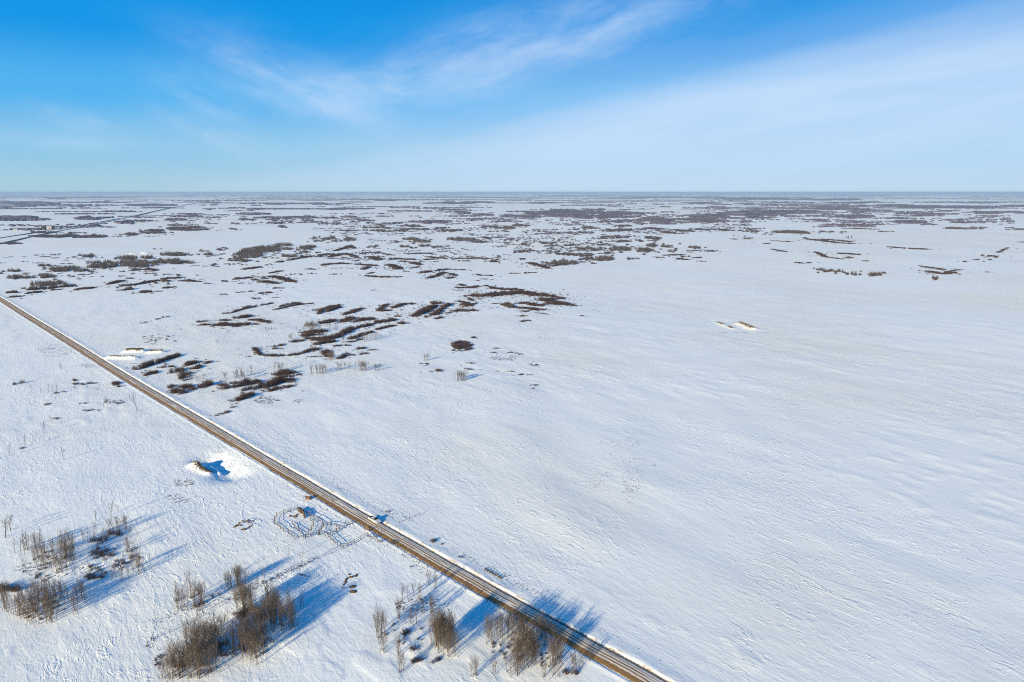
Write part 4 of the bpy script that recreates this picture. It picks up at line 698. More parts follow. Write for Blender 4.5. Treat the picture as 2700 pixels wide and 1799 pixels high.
# ------------------------------------------------------------------ build them
TR.sort(key=lambda t: (t[0] ** 2 + t[1] ** 2 + CAM_H ** 2) / t[2] ** 2); SH.sort(key=lambda t: (t[0] ** 2 + t[1] ** 2 + CAM_H ** 2) / t[2] ** 2)
def inview(x, y, m_=1.02):
    s, c = math.sin(PITCH), math.cos(PITCH); zc = c * y + s * (CAM_H); yc = s * y - c * CAM_H      # depth, up
    return (zc > 0) & (abs(x) / zc * FPX < 512 * m_) & (abs(yc) / zc * FPX < 341 * m_)
TV = [t for t in TR if inview(t[0], t[1])]; TI, TREST = TV[:298], TV[298:] + [t for t in TR if not inview(t[0], t[1])]
SV = [t for t in SH if inview(t[0], t[1])]; SI, SREST = SV[:298], SV[298:] + [t for t in SH if not inview(t[0], t[1])]
def place_all(items, name, cat, maker, what):
    groups = {}
    for it in items: groups.setdefault(it[-1], []).append(it)
    allc = {}
    for it in (TR if cat == 'tree' else SH): allc.setdefault(it[-1], []).append(it)
    for ds, its in groups.items():
        full = allc[ds]; sx = lambda t: t[0] / t[1]
        lm, rm_ = min(full, key=sx), max(full, key=sx); nr = min(full, key=lambda t: t[1]); tl = max(full, key=lambda t: t[2])
        for it in its:
            o = maker(it)
            if ds.startswith('one:'): tag(o, ds[4:], cat); continue
            lab = f'{what} in {ds}'
            if len(full) == 2: lab = ('left one of two ' if it is lm else 'right one of two ') + f'{what}s in {ds}'
            elif it is lm: lab = f'leftmost {what} of {ds}'
            elif it is rm_: lab = f'rightmost {what} of {ds}'
            elif it is nr: lab = f'nearest {what} of {ds}'
            elif it is tl and len(full) > 3: lab = f'tallest {what} of {ds}'
            elif len(full) > 5:
                qx = sum(sx(t) < sx(it) for t in full) / len(full); qy = sum(t[1] < it[1] for t in full) / len(full); qh = sum(t[2] < it[2] for t in full) / len(full)
                pos = (('front ' if qy < .33 else 'back ' if qy > .67 else 'middle ') if len(full) > 14 else '') + (('left' if qx < .33 else 'right' if qx > .67 else 'centre') if len(full) < 26 else 'far left' if qx < .15 else 'left' if qx < .38 else 'centre' if qx < .62 else 'right' if qx < .85 else 'far right')
                lab = ('tall ' if qh > .66 else 'low ' if qh < .33 else 'mid sized ') + f'{what}, {pos} of {ds}'
                if len(lab.split()) > 15: lab = lab.replace('mid sized ', '').replace('beside the road', 'by the road').replace(' with long shadows', '').replace(' at the bottom centre', '')
            words = lab.split()
            if len(words) > 15: lab = lab.replace(' at the bottom', '').replace(' of the picture', '').replace(' in the middle distance', ''); lab = ' '.join(lab.split()[:16])
            tag(o, lab, cat, f'{what}s of {ds}')
tproto = []
for k, (t, c) in enumerate(TREE_ME):
    a = mesh('trunk', t[0], t[1], M['bark']); b_ = mesh('crown', c[0], c[1], M['twig']); tproto.append((a, b_))  # crown also holds the extra ground stems of multi-stemmed trees
cnt = [0, 0]
def make_tree(it):
    x, y, h, ds = it; k = rng.integers(0, len(tproto)); root = empty('bare_tree', (x, y, float(T(x, y))), rng.random() * 6.28)
    s_ = h / 8.0; w_ = s_ ** .75 * ((.56 + .30 * rng.random()) if not ds.startswith('one:') else 1.0); root.scale = (w_, w_, s_)
    for q in tproto[k]:
        o = q.copy(); COL.objects.link(o); o.parent = root; o.name = q.name.split('.')[0]
    return root
place_all(TI, 'bare_tree', 'tree', make_tree, 'bare tree')
for a, b_ in tproto: bpy.data.objects.remove(a); bpy.data.objects.remove(b_)
sproto = [mesh('bare_shrub', v[0], v[1], M['willow']) for v in SHR_ME]
def make_shrub(it):
    x, y, h, wd, ds = it; o = sproto[rng.integers(0, len(sproto))].copy(); COL.objects.link(o)
    o.location = (x, y, float(T(x, y))); o.rotation_euler = (0, 0, rng.random() * 6.28); q = wd * (.5 + .17 * h); o.scale = (q, q, h / 2.3); o.name = 'bare_shrub'
    return o
place_all(SI, 'bare_shrub', 'shrub', make_shrub, 'bare shrub')
for o in sproto: bpy.data.objects.remove(o)
def arr(items, i): return np.array([t[i] for t in items])
hp = Heap(); X, Y, Hh = arr(TREST, 0), arr(TREST, 1), arr(TREST, 2); D = np.hypot(X, Y); k = D < 265
hp.put(LOW_ME, X[k], Y[k], .66 * (Hh[k] / 8) ** .8, Hh[k] / 8); k = (D >= 265) & (D < 620); hp.put(LOWB_ME, X[k], Y[k], .85 * (Hh[k] / 8) ** .8, Hh[k] / 8); k = D >= 620; hp.put(XLOW_ME, X[k], Y[k], Hh[k] / 8, Hh[k] / 6.5)
hp.done('bare_trees_beyond', M['twig'], 'bare leafless trees filling the groves and dotting the snow further off', 'trees')
hp = Heap(); X, Y, Hh, Wd = arr(SREST, 0), arr(SREST, 1), arr(SREST, 2), arr(SREST, 3); D = np.hypot(X, Y); k = D < 800
hp.put(SLOW_ME, X[k], Y[k], Wd[k] * (.7 + .15 * Hh[k]), Hh[k] / 2.3); k = ~k; hp.put(STUFT_ME, X[k], Y[k], Wd[k], Hh[k] / 2.4)
hp.done('willow_thickets', M['willow'], 'dark leafless willow thickets winding over the snow in the middle distance', 'thickets')
ht, hd, hl = Heap(), Heap(), Heap()
for P, s_, h in WOODT: n = len(P); ht.put(TUFT_ME, P[:, 0], P[:, 1], s_ / 4.6, h / 6 * (.75 + .5 * rng.random(n)))
for P, s_, h in WOODD:
    n = len(P); d = np.hypot(P[:, 0].mean(), P[:, 1].mean())
    if d < 2600: hd.put(STUFT_ME, P[:, 0], P[:, 1], s_ / 3.2, h / 2.4 * (.7 + .6 * rng.random(n)))
    else: hl.put(LUMP_ME, P[:, 0], P[:, 1], s_ * .62 * (.7 + .6 * rng.random(n)), h * (.75 + .5 * rng.random(n)))
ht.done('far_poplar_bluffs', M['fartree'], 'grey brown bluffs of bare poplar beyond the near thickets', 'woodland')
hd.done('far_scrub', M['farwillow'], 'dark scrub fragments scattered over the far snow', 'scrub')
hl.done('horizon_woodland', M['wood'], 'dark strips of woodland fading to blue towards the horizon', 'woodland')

# ------------------------------------------------------------------ boxes and beams
def boxm(sx, sy, sz, c=(0, 0, 0)):
    V = np.array([(x, y, z) for x in (-.5, .5) for y in (-.5, .5) for z in (-.5, .5)]) * (sx, sy, sz) + c
    F = np.array([[0, 1, 3, 2], [4, 6, 7, 5], [0, 4, 5, 1], [2, 3, 7, 6], [0, 2, 6, 4], [1, 5, 7, 3]]); return V, F
def join(parts):
    V, F, n = [], [], 0
    for v, f in parts: V.append(v); F.append(np.asarray(f) + n); n += len(v)
    return np.concatenate(V), np.concatenate(F)
def beam(p, q, w_, h_=None):
    p = np.array(p, float); q = np.array(q, float); d = q - p; Lh = np.linalg.norm(d); d /= Lh; ref = np.array([0, 0, 1.0]) if abs(d[2]) < .9 else np.array([1.0, 0, 0])
    s1 = unit(np.cross(d, ref)); s2 = np.cross(s1, d); v, f = boxm(Lh, w_, h_ or w_, (Lh / 2, 0, 0)); return p + v[:, :1] * d + v[:, 1:2] * s1 + v[:, 2:] * s2, f
def bevel(o, wdt=.03, n=2):
    m_ = o.modifiers.new('bevel', 'BEVEL'); m_.width = wdt; m_.segments = n; return o

def fence(name, label, cat, runs, post_h, post_w, gap, rails, rail_w, mp, mr, group=None, rail_name='rail', jit=.15):
    root = None; posts = []; pm = None
    for pts in runs:
        P = np.array(pts); s_ = np.concatenate([[0], np.cumsum(np.linalg.norm(np.diff(P, axis=0), axis=1))]); n = max(1, int(round(s_[-1] / gap)))
        t = np.linspace(0, s_[-1], n + 1); Q = np.stack([np.interp(t, s_, P[:, 0]), np.interp(t, s_, P[:, 1])], 1); z = T(Q[:, 0], Q[:, 1])
        if root is None: root = empty(name, (Q[0, 0], Q[0, 1], z[0])); tag(root, label, cat, group); o0 = np.array([Q[0, 0], Q[0, 1], z[0]])
        parts = []
        for i in range(n):
            for rh in rails:
                a = np.array([*Q[i], z[i] + rh + rng.normal(0, .06 * jit * 6)]) - o0; b_ = np.array([*Q[i + 1], z[i + 1] + rh + rng.normal(0, .06 * jit * 6)]) - o0; parts.append(beam(a, b_, rail_w, rail_w * (1.6 if rail_name == 'rail' else 1)))
        v, f = join(parts); mesh(rail_name, v, f, mr, root)
        for i in range(n + 1):
            if i == 0 and posts and np.linalg.norm(posts[-1] - Q[0]) < .5: continue
            posts.append(Q[i])
            if pm is None: v, f = boxm(post_w, post_w, post_h + .5, (0, 0, post_h / 2 - .25)); p_ = mesh('post', v, f, mp, root); pm = p_
            else: p_ = pm.copy(); COL.objects.link(p_); p_.parent = root; p_.name = 'post'
            p_.location = (Q[i, 0] - o0[0], Q[i, 1] - o0[1], z[i] - o0[2]); p_.rotation_euler = (rng.normal(0, .05), rng.normal(0, .05), rng.random() * 3); p_.scale = (1, 1, .85 + .4 * rng.random())
    print(name, len(posts)); return root
z4 = lambda *p: Z('4', p)
tim = M['timber']
fence('corral_fence', 'weathered pole fence around the large round pen of the corral', 'fence', [z4((535, 540), (560, 500), (620, 475), (700, 452), (790, 425)), z4((535, 540), (530, 580), (575, 615), (630, 672), (700, 705), (760, 767)), z4((775, 765), (880, 748), (960, 728), (1030, 712))], 1.9, .13, 2.6, (.65, 1.35), .065, tim, tim, 'pole fences of the corral')
fence('corral_fence', 'weathered curved divider fence inside the round corral pen', 'fence', [z4((880, 748), (940, 675), (972, 622), (985, 590), (932, 552))], 1.8, .13, 2.6, (.65, 1.35), .065, tim, tim, 'pole fences of the corral')
fence('corral_fence', 'short broken pole fence alone in the middle of the corral', 'fence', [z4((738, 597), (765, 640), (845, 695))], 1.6, .13, 2.6, (.5, .95), .07, tim, tim, 'pole fences of the corral')
fence('corral_fence', 'weathered pole fence from the wooden shelter down to the corral gates', 'fence', [z4((885, 472), (950, 512), (1020, 552), (1078, 582)), z4((1078, 582), (1082, 625), (1060, 672), (1035, 705))], 2.0, .13, 2.6, (.65, 1.35), .065, tim, tim, 'pole fences of the corral')
fence('corral_fence', 'weathered pole fence around the small pen between corral and road', 'fence', [z4((1085, 607), (1140, 607), (1210, 602), (1270, 642)), z4((1270, 645), (1220, 685), (1130, 728), (1042, 702))], 1.8, .13, 2.6, (.65, 1.35), .065, tim, tim, 'pole fences of the corral')
fence('corral_fence', 'thin pole fence running from the small pen to the road ditch', 'fence', [z4((1228, 670), (1320, 622), (1410, 582))], 1.6, .16, 3.0, (.6, 1.2), .06, tim, tim, 'pole fences of the corral')
fence('corral_fence', 'lower pole fence forming the corner of the outer holding yard', 'fence', [z4((1135, 732), (1190, 790), (1240, 835)), z4((1280, 850), (1310, 862), (1400, 822), (1480, 772), (1580, 722))], 1.8, .13, 2.8, (.65, 1.35), .065, tim, tim, 'pole fences of the corral')
fence('corral_fence', 'sagging tangle of poles at the road end of the holding yard', 'fence', [z4((1590, 725), (1620, 760), (1690, 745), (1650, 720))], 1.3, .14, 2.0, (.4, .9), .06, tim, tim, 'pole fences of the corral', jit=.3)
fence('livestock_panel', 'leaning wire livestock panel between the holding yard and the road', 'panel', [z4((1690, 795), (1750, 790))], 1.2, .1, 1.2, (.3, .6, .9, 1.1), .05, tim, M['wire'], 'loose panels beside the road ditch')
fence('livestock_panel', 'leaning wire livestock panel touching the roadside fence', 'panel', [z4((1815, 800), (1880, 795), (1870, 830))], 1.2, .1, 1.2, (.3, .6, .9, 1.1), .05, tim, M['wire'], 'loose panels beside the road ditch')
wf = dict(post_h=1.3, post_w=.13, rails=(.5, .85, 1.15), rail_w=.02, mp=tim, mr=M['wire'], rail_name='wire', jit=.02, group='wire fences')
fence('wire_fence', 'post and wire fence along the left verge below the corral', 'fence', [z4((1840, 810), (1980, 905), (2130, 1000), (2350, 1130)), Z('3', [(690, 400), (860, 490), (1010, 585), (1180, 690)])], gap=4.5, **wf)
fence('wire_fence', 'post and wire fence slanting from the corral corner past the lone trees', 'fence', [Z('S', [(906, 1451), (800, 1497), (700, 1540), (590, 1597), (480, 1655), (400, 1690)])], gap=5, **wf)
fence('wire_fence', 'post and wire fence leading away to the right opposite the truck', 'fence', [Z('4', [(1940, 578), (2110, 505), (2170, 482)])], gap=5, **wf)
fence('wire_fence', 'post and wire fence along the left verge above the corral', 'fence', [z4((600, 55), (900, 235), (1200, 430), (1500, 612))], gap=6, **wf)

# ------------------------------------------------------------------ wooden things at the corral
c = Z('4', [(825, 448)])[0]; root = empty('cattle_shelter', (c[0], c[1], float(T(*c)) - .05), R(-48)); root.scale = (.54, .52, .64); tag(root, 'brown plank lean to shelter at the top of the corral, blue shadow behind', 'shelter')
v, f = join([boxm(.24, .05, 2.5, (-2.6 + i * .262, -.6 + .002 * (i % 2), 1.25)) for i in range(21)]); mesh('plank_wall', v, f, tim, root)
v, f = join([beam((-2.8, -.8 + i * .29, 2.62 - i * .10), (2.8, -.8 + i * .29, 2.62 - i * .10), .28, .05) for i in range(9)]); mesh('roof', v, f, M['redwood'], root)
for sx in (-2.6, 2.6):
    for sy, hh in ((-.5, 2.5), (1.5, 1.9)): v, f = boxm(.18, .18, hh, (sx, sy, hh / 2)); mesh('post', v, f, tim, root)
v, f = join([boxm(.05, .24, 1.9, (2.7, -.35 + i * .27, .95)) for i in range(7)]); mesh('side_wall', v, f, tim, root)
a, b_ = Z('4', [(845, 455), (872, 522)]); o = empty('plank_screen', (a[0], a[1], float(T(*a)))); tag(o, 'dark plank wind screen running down from the wooden shelter', 'screen')
d_ = np.array([*(b_ - a), float(T(*b_) - T(*a))]); nb = 14
v, f = join([boxm(.2, .2, 1.9, d_ * (i / nb) + [0, 0, .95]) for i in range(nb + 1)]); mesh('planks', v, f, tim, o); v, f = join([beam([0, 0, .6], d_ + [0, 0, .6], .28, .1), beam([0, 0, 1.4], d_ + [0, 0, 1.4], .28, .1)]); mesh('rail', v, f, M['redwood'], o)

c = Z('4', [(915, 306)])[0]; root = empty('cattle_crate', (c[0], c[1], float(T(*c))), R(4)); root.scale = (.8, .8, .75); tag(root, 'small reddish wooden loading crate with tall corner posts, above the corral', 'crate')
for sx in (-1.2, 1.2):
    for sy in (-.8, .8): v, f = boxm(.17, .17, 2.2, (sx, sy, 1.1)); mesh('post', v, f, tim, root)
v, f = join([boxm(2.5, .08, .26, (0, -.9, .35 + i * .34)) for i in range(4)] + [boxm(2.5, .08, .26, (0, .9, .35 + i * .34)) for i in range(4)]); mesh('side_panel', v, f, M['redwood'], root)
v, f = join([boxm(.08, 1.6, .26, (s_, 0, .35 + i * .34)) for i in range(4) for s_ in (-1.3, 1.3)]); mesh('end_panel', v, f, tim, root); v, f = boxm(2.3, 1.5, .1, (0, 0, .2)); mesh('floor', v, f, M['redwood'], root)
a, b_ = Z('4', [(1548, 650), (1600, 668)]); o = empty('field_gate', (a[0], a[1], float(T(*a)))); tag(o, 'brown plank gate with a dark end post beside the road ditch', 'gate'); d_ = np.array([*(b_ - a), float(T(*b_) - T(*a))])
v, f = join([beam([0, 0, .3 + i * .3], d_ + [0, 0, .3 + i * .3], .05, .12) for i in range(4)]); mesh('boards', v, f, M['redwood'], o)
for t in (0, 1): v, f = boxm(.2, .2, 1.7, d_ * t + [0, 0, .85]); mesh('post', v, f, tim, o)

# ------------------------------------------------------------------ bare earth heaps, tufts
def mound(x, y, rx, ry, h, rot_, seed):
    g = np.random.default_rng(seed); n = 14; V = []; F = []; z0 = float(T(x, y))
    for k, (q, zz) in enumerate(((1.15, -.12), (.95, .10), (.65, .62), (.3, .95))):
        for i in range(n):
            a_ = i / n * 6.2832; r_ = q * (1 + .22 * math.sin(a_ * 2 + seed) + .16 * (g.random() - .5)); px, py = math.cos(a_) * r_ * rx, math.sin(a_) * r_ * ry
            V.append((px * math.cos(rot_) - py * math.sin(rot_), px * math.sin(rot_) + py * math.cos(rot_), zz * h * (.85 + .3 * g.random())))
    V.append((0, 0, h)); 
    for k in range(3):
        for i in range(n): j = (i + 1) % n; F.append((k * n + i, k * n + j, (k + 1) * n + j)); F.append((k * n + i, (k + 1) * n + j, (k + 1) * n + i))
    for i in range(n): F.append((3 * n + i, 3 * n + (i + 1) % n, 4 * n))
    o = mesh('earth_heap', np.array(V), np.array(F), M['earth'], smooth=False, loc=(x, y, z0)); return o
m1 = [(105, 600, 26, 8), (130, 592, 12, 6), (185, 560, 16, 8), (232, 550, 22, 9), (290, 540, 14, 5), (270, 562, 12, 4), (155, 600, 14, 5), (255, 612, 20, 5), (185, 645, 30, 9), (230, 630, 10, 3), (90, 612, 12, 4), (215, 545, 12, 5), (240, 570, 10, 4), (135, 570, 14, 4), (285, 585, 10, 3), (165, 545, 10, 3), (70, 620, 6, 2), (240, 530, 8, 3)]
big = max(range(len(m1)), key=lambda i: m1[i][2])
for k, (x_, y_, rx, ry) in enumerate(m1):
    p = Z('4', [(x_, y_), (x_ + rx, y_)]); c = p[0]; r_ = np.linalg.norm(p[1] - p[0]); o = mound(c[0], c[1], r_, r_ * .75, .35 + .12 * r_, rng.random() * .5, k)
    lab = {8: 'largest brown earth heap, nearest in the scatter left of the corral', 0: 'broad brown earth heap at the left end of the scatter left of the corral', 4: 'brown earth heap at the far right end of the scatter left of the corral'}.get(k, 'small brown earth heap in the scatter left of the corral')
    tag(o, lab, 'earth heap', 'brown earth heaps left of the corral')
m2 = [(1637, 690, 10, 6), (1650, 710, 22, 7), (1690, 700, 18, 7), (1612, 730, 12, 14), (1605, 755, 12, 8), (1668, 790, 24, 12), (1670, 832, 26, 14), (1580, 800, 8, 5), (1700, 690, 8, 4), (1592, 775, 7, 6)]
for k, (x_, y_, rx, ry) in enumerate(m2):
    p = Z('2', [(x_, y_), (x_ + rx, y_), (x_, y_ + ry)]); c = p[0]; r_ = np.linalg.norm(p[1] - p[0]); o = mound(c[0], c[1], r_, np.linalg.norm(p[2] - p[0]), .3 + .1 * r_, rng.random() * .4, 40 + k)
    lab = {6: 'largest dark earth patch, nearest in the broken line below the corral', 5: 'second large dark earth patch in the line below the corral'}.get(k, 'small dark earth patch in the broken line below the corral')
    tag(o, lab, 'earth heap', 'dark earth patches below the corral')
c = Z('4', [(765, 500)])[0]
for k, (ddx, ddy, r_) in enumerate(((0, 0, 1.0), (-2.0, .4, .7), (.2, 1.6, .6))): tag(mound(c[0] + ddx, c[1] + ddy, r_, r_ * .7, .35, 0, 60 + k), 'dark clod heap on the snow just inside the round corral pen', 'earth heap', 'dark clods inside the corral')
# tan grass tufts beside the road, each with its own short shadow
gt = [cones(shrub_segs(90 + k, .55, 1.1, 34, 2, .035)) for k in range(2)]
for k in range(7):
    c = Z('3', [(912 + k * 19, 300 + k * 10.5)])[0]; v, f = gt[k % 2]; o = mesh('grass_tuft', v, f, M['grass'], loc=(c[0], c[1], float(T(*c)))); o.rotation_euler.z = k
    tag(o, 'leftmost tan grass tuft in the short row right of the road' if k == 0 else 'rightmost tan grass tuft in the short row right of the road' if k == 6 else 'tan grass tuft inside the short row right of the road', 'grass tuft', 'tan grass tufts right of the road')
hg = Heap(); GT = [cones(shrub_segs(95 + k, .30, .42, 7, 0, .05)) for k in range(4)]
def gr(reg, pts, wd, n, sx=1.0, sz=1.0, h_=hg):
    P = Z(reg, pts); s_ = np.concatenate([[0], np.cumsum(np.linalg.norm(np.diff(P, axis=0), axis=1))]); t = rng.random(n) * s_[-1]
    x = np.interp(t, s_, P[:, 0]) + rng.normal(0, wd, n); y = np.interp(t, s_, P[:, 1]) + rng.normal(0, wd, n); h_.put(GT, x, y, sx, sz)
def ge(reg, cx, cy, rx, ry, n, sx=1.0, sz=1.0, h_=hg):
    ex, ey = inell(n); P = Z(reg, np.stack([cx + ex * rx, cy + ey * ry], 1)); k = vnoise(P[:, 0] / 5, P[:, 1] / 5, 44) > (.42 if reg != 'B' else .30); P = P[k]; h_.put(GT, P[:, 0], P[:, 1], sx, sz)
# crests of the spoil banks
for reg, p, q, n, wd, sx in (('P', (420, 700), (800, 875), 420, .8, 1.2), ('P', (340, 648), (470, 690), 110, .6, 1.1), ('P', (940, 255), (1110, 275), 30, .8, .8), ('Q', (840, 385), (1130, 378), 520, 1.0, 2.0), ('Q', (1320, 400), (1550, 395), 260, .8, 1.6), ('Q', (460, 515), (1000, 520), 420, .6, 1.3), ('W', (500, 600), (680, 670), 130, .9, 1.8), ('W', (830, 735), (950, 780), 90, .9, 1.8), ('W', (1180, 630), (1480, 750), 360, 1.3, 2.2), ('W', (1510, 770), (1570, 800), 110, 1.3, 2.4)):
    gr(reg, [p, q], wd, n, sx, .75 * sx)
hg.done('dry_bank_grass', M['grass'], 'dry tan grass showing through snow on the crests of the earth banks', 'grass')
hs_ = Heap()
for a in (('B', 700, 640, 285, 90, 114), ('B', 570, 810, 90, 30, 26), ('B', 850, 1180, 165, 165, 133), ('B', 760, 1250, 135, 90, 70), ('B', 370, 1200, 120, 90, 48), ('B', 900, 950, 195, 120, 53), ('B', 540, 1080, 60, 36, 17), ('B', 740, 500, 90, 27, 17), ('B', 560, 460, 90, 24, 13), ('B', 1170, 970, 30, 45, 13), ('B', 900, 1400, 150, 90, 21), ('B', 640, 980, 75, 60, 21),
          ('7', 1340, 865, 160, 26, 320), ('7', 1180, 985, 100, 22, 180), ('7', 1560, 1145, 50, 10, 50), ('7', 1700, 660, 120, 30, 60), ('6', 1110, 825, 110, 26, 240), ('6', 1420, 830, 90, 20, 90), ('2', 600, 1440, 330, 60, 0), ('2', 230, 1250, 130, 90, 260), ('2', 1310, 660, 130, 50, 260), ('2', 1450, 700, 90, 60, 120), ('2', 180, 1400, 160, 90, 320),
          ('5', 480, 250, 160, 55, 320), ('5', 800, 385, 90, 20, 110), ('5', 1630, 1440, 90, 40, 110), ('3', 480, 560, 230, 60, 120), ('1', 1500, 60, 130, 40, 80), ('1', 500, 640, 400, 60, 160), ('1', 1350, 1250, 150, 60, 60)): ge(*a, .6 if a[0] == 'B' else 1.0, .55 if a[0] == 'B' else .9, hs_)
for reg, pts, wd, n in (('4', [(620, 60), (950, 270), (1250, 450), (1560, 640), (1880, 840), (2350, 1150)], 1.3, 380), ('3', [(560, 250), (900, 470), (1200, 660)], 1.2, 200), ('3', [(640, 150), (1060, 370), (1380, 540), (1800, 830), (2000, 960), (2250, 1080)], 1.6, 420), ('4', [(980, 60), (1500, 330), (2000, 560)], 1.6, 260), ('3', [(1420, 620), (1650, 760), (1900, 900)], 1.4, 220),
                        ('5', [(300, 10), (640, 250), (1000, 470), (1500, 800), (2000, 1110)], 1.2, 240), ('5', [(700, 180), (1300, 520), (1700, 780), (2100, 1020), (2350, 1160)], 1.3, 260), ('2', [(600, 920), (900, 770), (1400, 540)], 1.0, 110), ('2', [(60, 1060), (600, 870), (1250, 640)], 1.0, 80)): gr(reg, pts, wd, n, .9, .8, hs_)
hs_.done('sparse_dead_grass', M['timber'], 'sparse dead grass stalks poking through the snow', 'grass')

# ------------------------------------------------------------------ pickup truck on the road
c = Z('S', [(997, 1378)])[0]; ru, al = road_u(*c); ctr = RD * al + RN * (road_off(al) + .95)
root = empty('pickup_truck', (ctr[0], ctr[1], float(T(*ctr)) + .33), math.atan2(RD[1], RD[0])); tag(root, 'white pickup truck driving on the snow covered gravel road beside the corral', 'pickup truck')
def extr(prof, w_, y0=0.0):
    n = len(prof); V = [(x, y0 + s_ * w_ / 2, z) for s_ in (-1, 1) for x, z in prof]; me = bpy.data.meshes.new('body'); F = [tuple(range(n))[::-1], tuple(range(n, 2 * n))] + [(i, (i + 1) % n, n + (i + 1) % n, n + i) for i in range(n)]
    me.from_pydata(V, [], F); me.update(); return me
def addme(name, me, m_, parent, bev=0.0):
    me.materials.append(m_); o = bpy.data.objects.new(name, me); COL.objects.link(o); o.parent = parent
    if bev: bevel(o, bev)
    return o
addme('body', extr([(-2.85, .45), (-2.85, 1.12), (-.95, 1.15), (1.2, 1.15), (2.55, 1.02), (2.85, .85), (2.85, .42), (2.3, .38), (1.3, .38), (-1.2, .38), (-2.3, .38)], 1.95), M['paint'], root, .05)
addme('cab', extr([(-.95, 1.15), (-.8, 1.80), (.35, 1.86), (1.25, 1.15)], 1.68), M['paint'], root, .06)
addme('windscreen', extr([(.47, 1.78), (.51, 1.78), (1.21, 1.21), (1.16, 1.19)], 1.52), M['glass'], root)
for s_ in (-1, 1): addme('side_window', extr([(-.72, 1.25), (-.64, 1.70), (.33, 1.74), (.92, 1.25)], .03, s_ * .845), M['glass'], root)
addme('rear_window', extr([(-.955, 1.28), (-.86, 1.70), (-.83, 1.70), (-.92, 1.28)], 1.4), M['glass'], root)
v, f = boxm(1.70, 1.6, .04, (-1.9, 0, 1.165)); mesh('load_bed', v, f, M['rubber'], root)
for x_ in (-2.93, 2.9): v, f = boxm(.16, 1.9, .22, (x_, 0, .52)); bevel(mesh('bumper', v, f, M['chrome'], root), .04)
for s_ in (-1, 1):
    v, f = boxm(.05, .2, .3, (-2.87, s_ * .84, .92)); mesh('tail_light', v, f, M['lampr'], root); v, f = boxm(.06, .32, .18, (2.80, s_ * .72, .82)); mesh('headlight', v, f, M['chrome'], root); v, f = boxm(.12, .22, .18, (.85, s_ * 1.05, 1.3)); mesh('mirror', v, f, M['rubber'], root)
    for x_ in (-1.75, 1.8):
        n = 18; V = [(x_ + math.cos(i / n * 6.2832) * r_, s_ * (.84 + yy), .40 + math.sin(i / n * 6.2832) * r_) for yy, r_ in ((-.12, .36), (-.1, .40), (.1, .40), (.12, .36)) for i in range(n)]; F = [(k * n + i, k * n + (i + 1) % n, (k + 1) * n + (i + 1) % n, (k + 1) * n + i) for k in range(3) for i in range(n)]
        me = bpy.data.meshes.new('tyre'); me.from_pydata(V, [], F + [tuple(range(n)), tuple(range(3 * n, 4 * n))]); wh = empty('wheel', (0, 0, 0)); wh.parent = root; addme('tyre', me, M['rubber'], wh)
        V = [(x_ + math.cos(i / n * 6.2832) * .22, s_ * (.84 + yy), .40 + math.sin(i / n * 6.2832) * .22) for yy in (.1, .14) for i in range(n)]; me = bpy.data.meshes.new('rim'); me.from_pydata(V, [], [(i, (i + 1) % n, n + (i + 1) % n, n + i) for i in range(n)] + [tuple(range(n, 2 * n))]); addme('rim', me, M['chrome'], wh)

# ------------------------------------------------------------------ far farmstead
def house(px, sx, sy, h, rh, rz, label, wall, roofm):
    c = Z('S', [px])[0]; root = empty('farm_building', (c[0], c[1], 0.3), rz); tag(root, label, 'building', 'farm buildings beside the highway')
    V = [(x * sx / 2, y * sy / 2, z) for z in (-.5, h) for x, y in ((-1, -1), (1, -1), (1, 1), (-1, 1))] + [(-sx / 2, 0, h + rh * .92), (sx / 2, 0, h + rh * .92)]
    me = bpy.data.meshes.new('wall'); me.from_pydata(V, [], [(0, 1, 5, 4), (1, 2, 6, 9, 5), (2, 3, 7, 6), (3, 0, 4, 8, 7), (0, 3, 2, 1)]); addme('wall', me, wall, root)
    e = .5; me = bpy.data.meshes.new('roof'); y2 = sy / 2 + e; k = rh / (sy / 2); V = []
    for th in (0.02, .22): V += [(-sx / 2 - e, -y2, h - e * k + th), (sx / 2 + e, -y2, h - e * k + th), (sx / 2 + e, 0, h + rh + th), (-sx / 2 - e, 0, h + rh + th), (sx / 2 + e, y2, h - e * k + th), (-sx / 2 - e, y2, h - e * k + th)]
    me.from_pydata(V, [], [(6, 7, 8, 9), (9, 8, 10, 11), (0, 3, 2, 1), (3, 5, 4, 2), (0, 1, 7, 6), (4, 5, 11, 10), (1, 2, 8, 7), (2, 4, 10, 8), (0, 6, 9, 3), (3, 9, 11, 5)]); addme('roof', me, roofm, root)
    v, f = boxm(sx * .25, .1, h * .7, (0, -sy / 2 - .05, h * .35)); mesh('door', v, f, M['asphalt'], root)
    for x_ in (-.32, .32): v, f = boxm(sx * .14, .08, h * .3, (x_ * sx, -sy / 2 - .05, h * .6)); mesh('window', v, f, M['glass'], root)
house((131, 603.5), 16, 12, 6, 3.0, R(25), 'cream farm building beside dark trees, right one by the highway', M['cream'], M['paint'])
house((42, 607), 12, 8, 4, 2.4, R(10), 'small cream farm building left of the others near the highway', M['cream'], M['roof'])
house((112, 601.5), 12, 9, 4.5, 2.5, R(-20), 'grey roofed farm building among dark trees by the highway', M['paint'], M['roof'])
def spruce_mesh(seed):
    g = np.random.default_rng(seed); V = []; F = []; n = 9; L_ = 7
    for k in range(L_):
        z0 = .8 + k * 1.25; r_ = 2.3 * (1 - k / L_) + .25; b0 = len(V)
        for i in range(n): a_ = i / n * 6.28 + g.random() * .4; q = r_ * (.75 + .5 * g.random()); V.append((math.cos(a_) * q, math.sin(a_) * q, z0 - .3 * g.random()))
        V.append((0, 0, z0 + 2.0)); F += [(b0 + i, b0 + (i + 1) % n, b0 + n) for i in range(n)]
    return np.array(V), np.array(F)
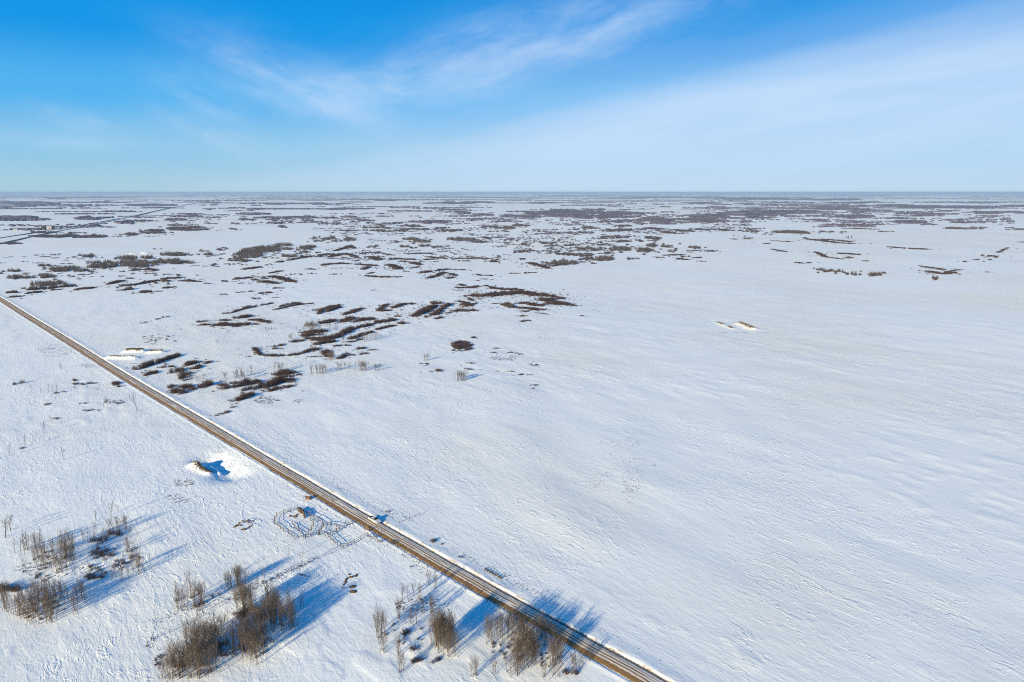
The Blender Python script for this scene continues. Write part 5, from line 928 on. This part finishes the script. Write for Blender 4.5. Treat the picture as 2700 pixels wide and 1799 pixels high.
sp = spruce_mesh(1); tk = cones([(np.array([0, 0, -.3]), np.array([0, 0, 7.0]), .2, .03)])
sm = None
rows = [('C', 770, 690, 'left end'), ('C', 790, 686, 'left end'), ('C', 812, 688, 'left end'), ('C', 745, 694, 'left end'), ('C', 960, 692, 'right end'), ('C', 930, 697, 'right end'), ('C', 905, 695, 'right end')] + [('A', 1560 + i * 9, 193 + (i % 3), 'far') for i in range(6)] + [('A', 1630 + i * 9, 194, 'far') for i in range(4)] + [('A', 1283, 345, 'mid'), ('A', 1250, 347, 'mid'), ('A', 1262, 350, 'mid')]
for reg, x_, y_, wh_ in rows:
    c = Z(reg, [(x_, y_)])[0]; root = empty('spruce_tree', (c[0], c[1], 0.2), rng.random() * 6); s_ = (1.3 if 'end' in wh_ else 1.4 if wh_ == 'far' else .7) * (.8 + .4 * rng.random()); root.scale = (s_, s_, s_)
    tag(root, {'left end': 'dark spruce tree at the left side of the farm buildings by the highway', 'right end': 'dark spruce tree at the right side of the farm buildings by the highway', 'far': 'dark spruce tree in the row on the far right fields', 'mid': 'dark spruce tree beyond the cream field on the right'}[wh_], 'spruce', 'dark spruces, ' + wh_)
    if sm is None: sm = (mesh('crown', *sp, M['spruce'], root), mesh('trunk', *tk, M['bark'], root))
    else:
        for q in sm: o = q.copy(); COL.objects.link(o); o.parent = root; o.name = q.name.split('.')[0]

# ------------------------------------------------------------------ air
HB = 80000.0
v, f = boxm(2 * HB, 2 * HB, 136.0, (0, 0, 58.0)); hz = mesh('haze', v, f, (hm := bpy.data.materials.new('thin_blue_haze'))); tag(hz, kind='stuff')
hm.use_nodes = True; ht_ = hm.node_tree; ht_.nodes.clear(); b = NT(ht_); pv = b.n('ShaderNodeVolumePrincipled'); pv.inputs['Density'].default_value = 5.2e-5; pv.inputs['Color'].default_value = (0.50, 0.71, 1.0, 1)
pv.inputs['Anisotropy'].default_value = 0.0; oo = b.n('ShaderNodeOutputMaterial'); b.link(pv.outputs[0], oo.inputs['Volume'])
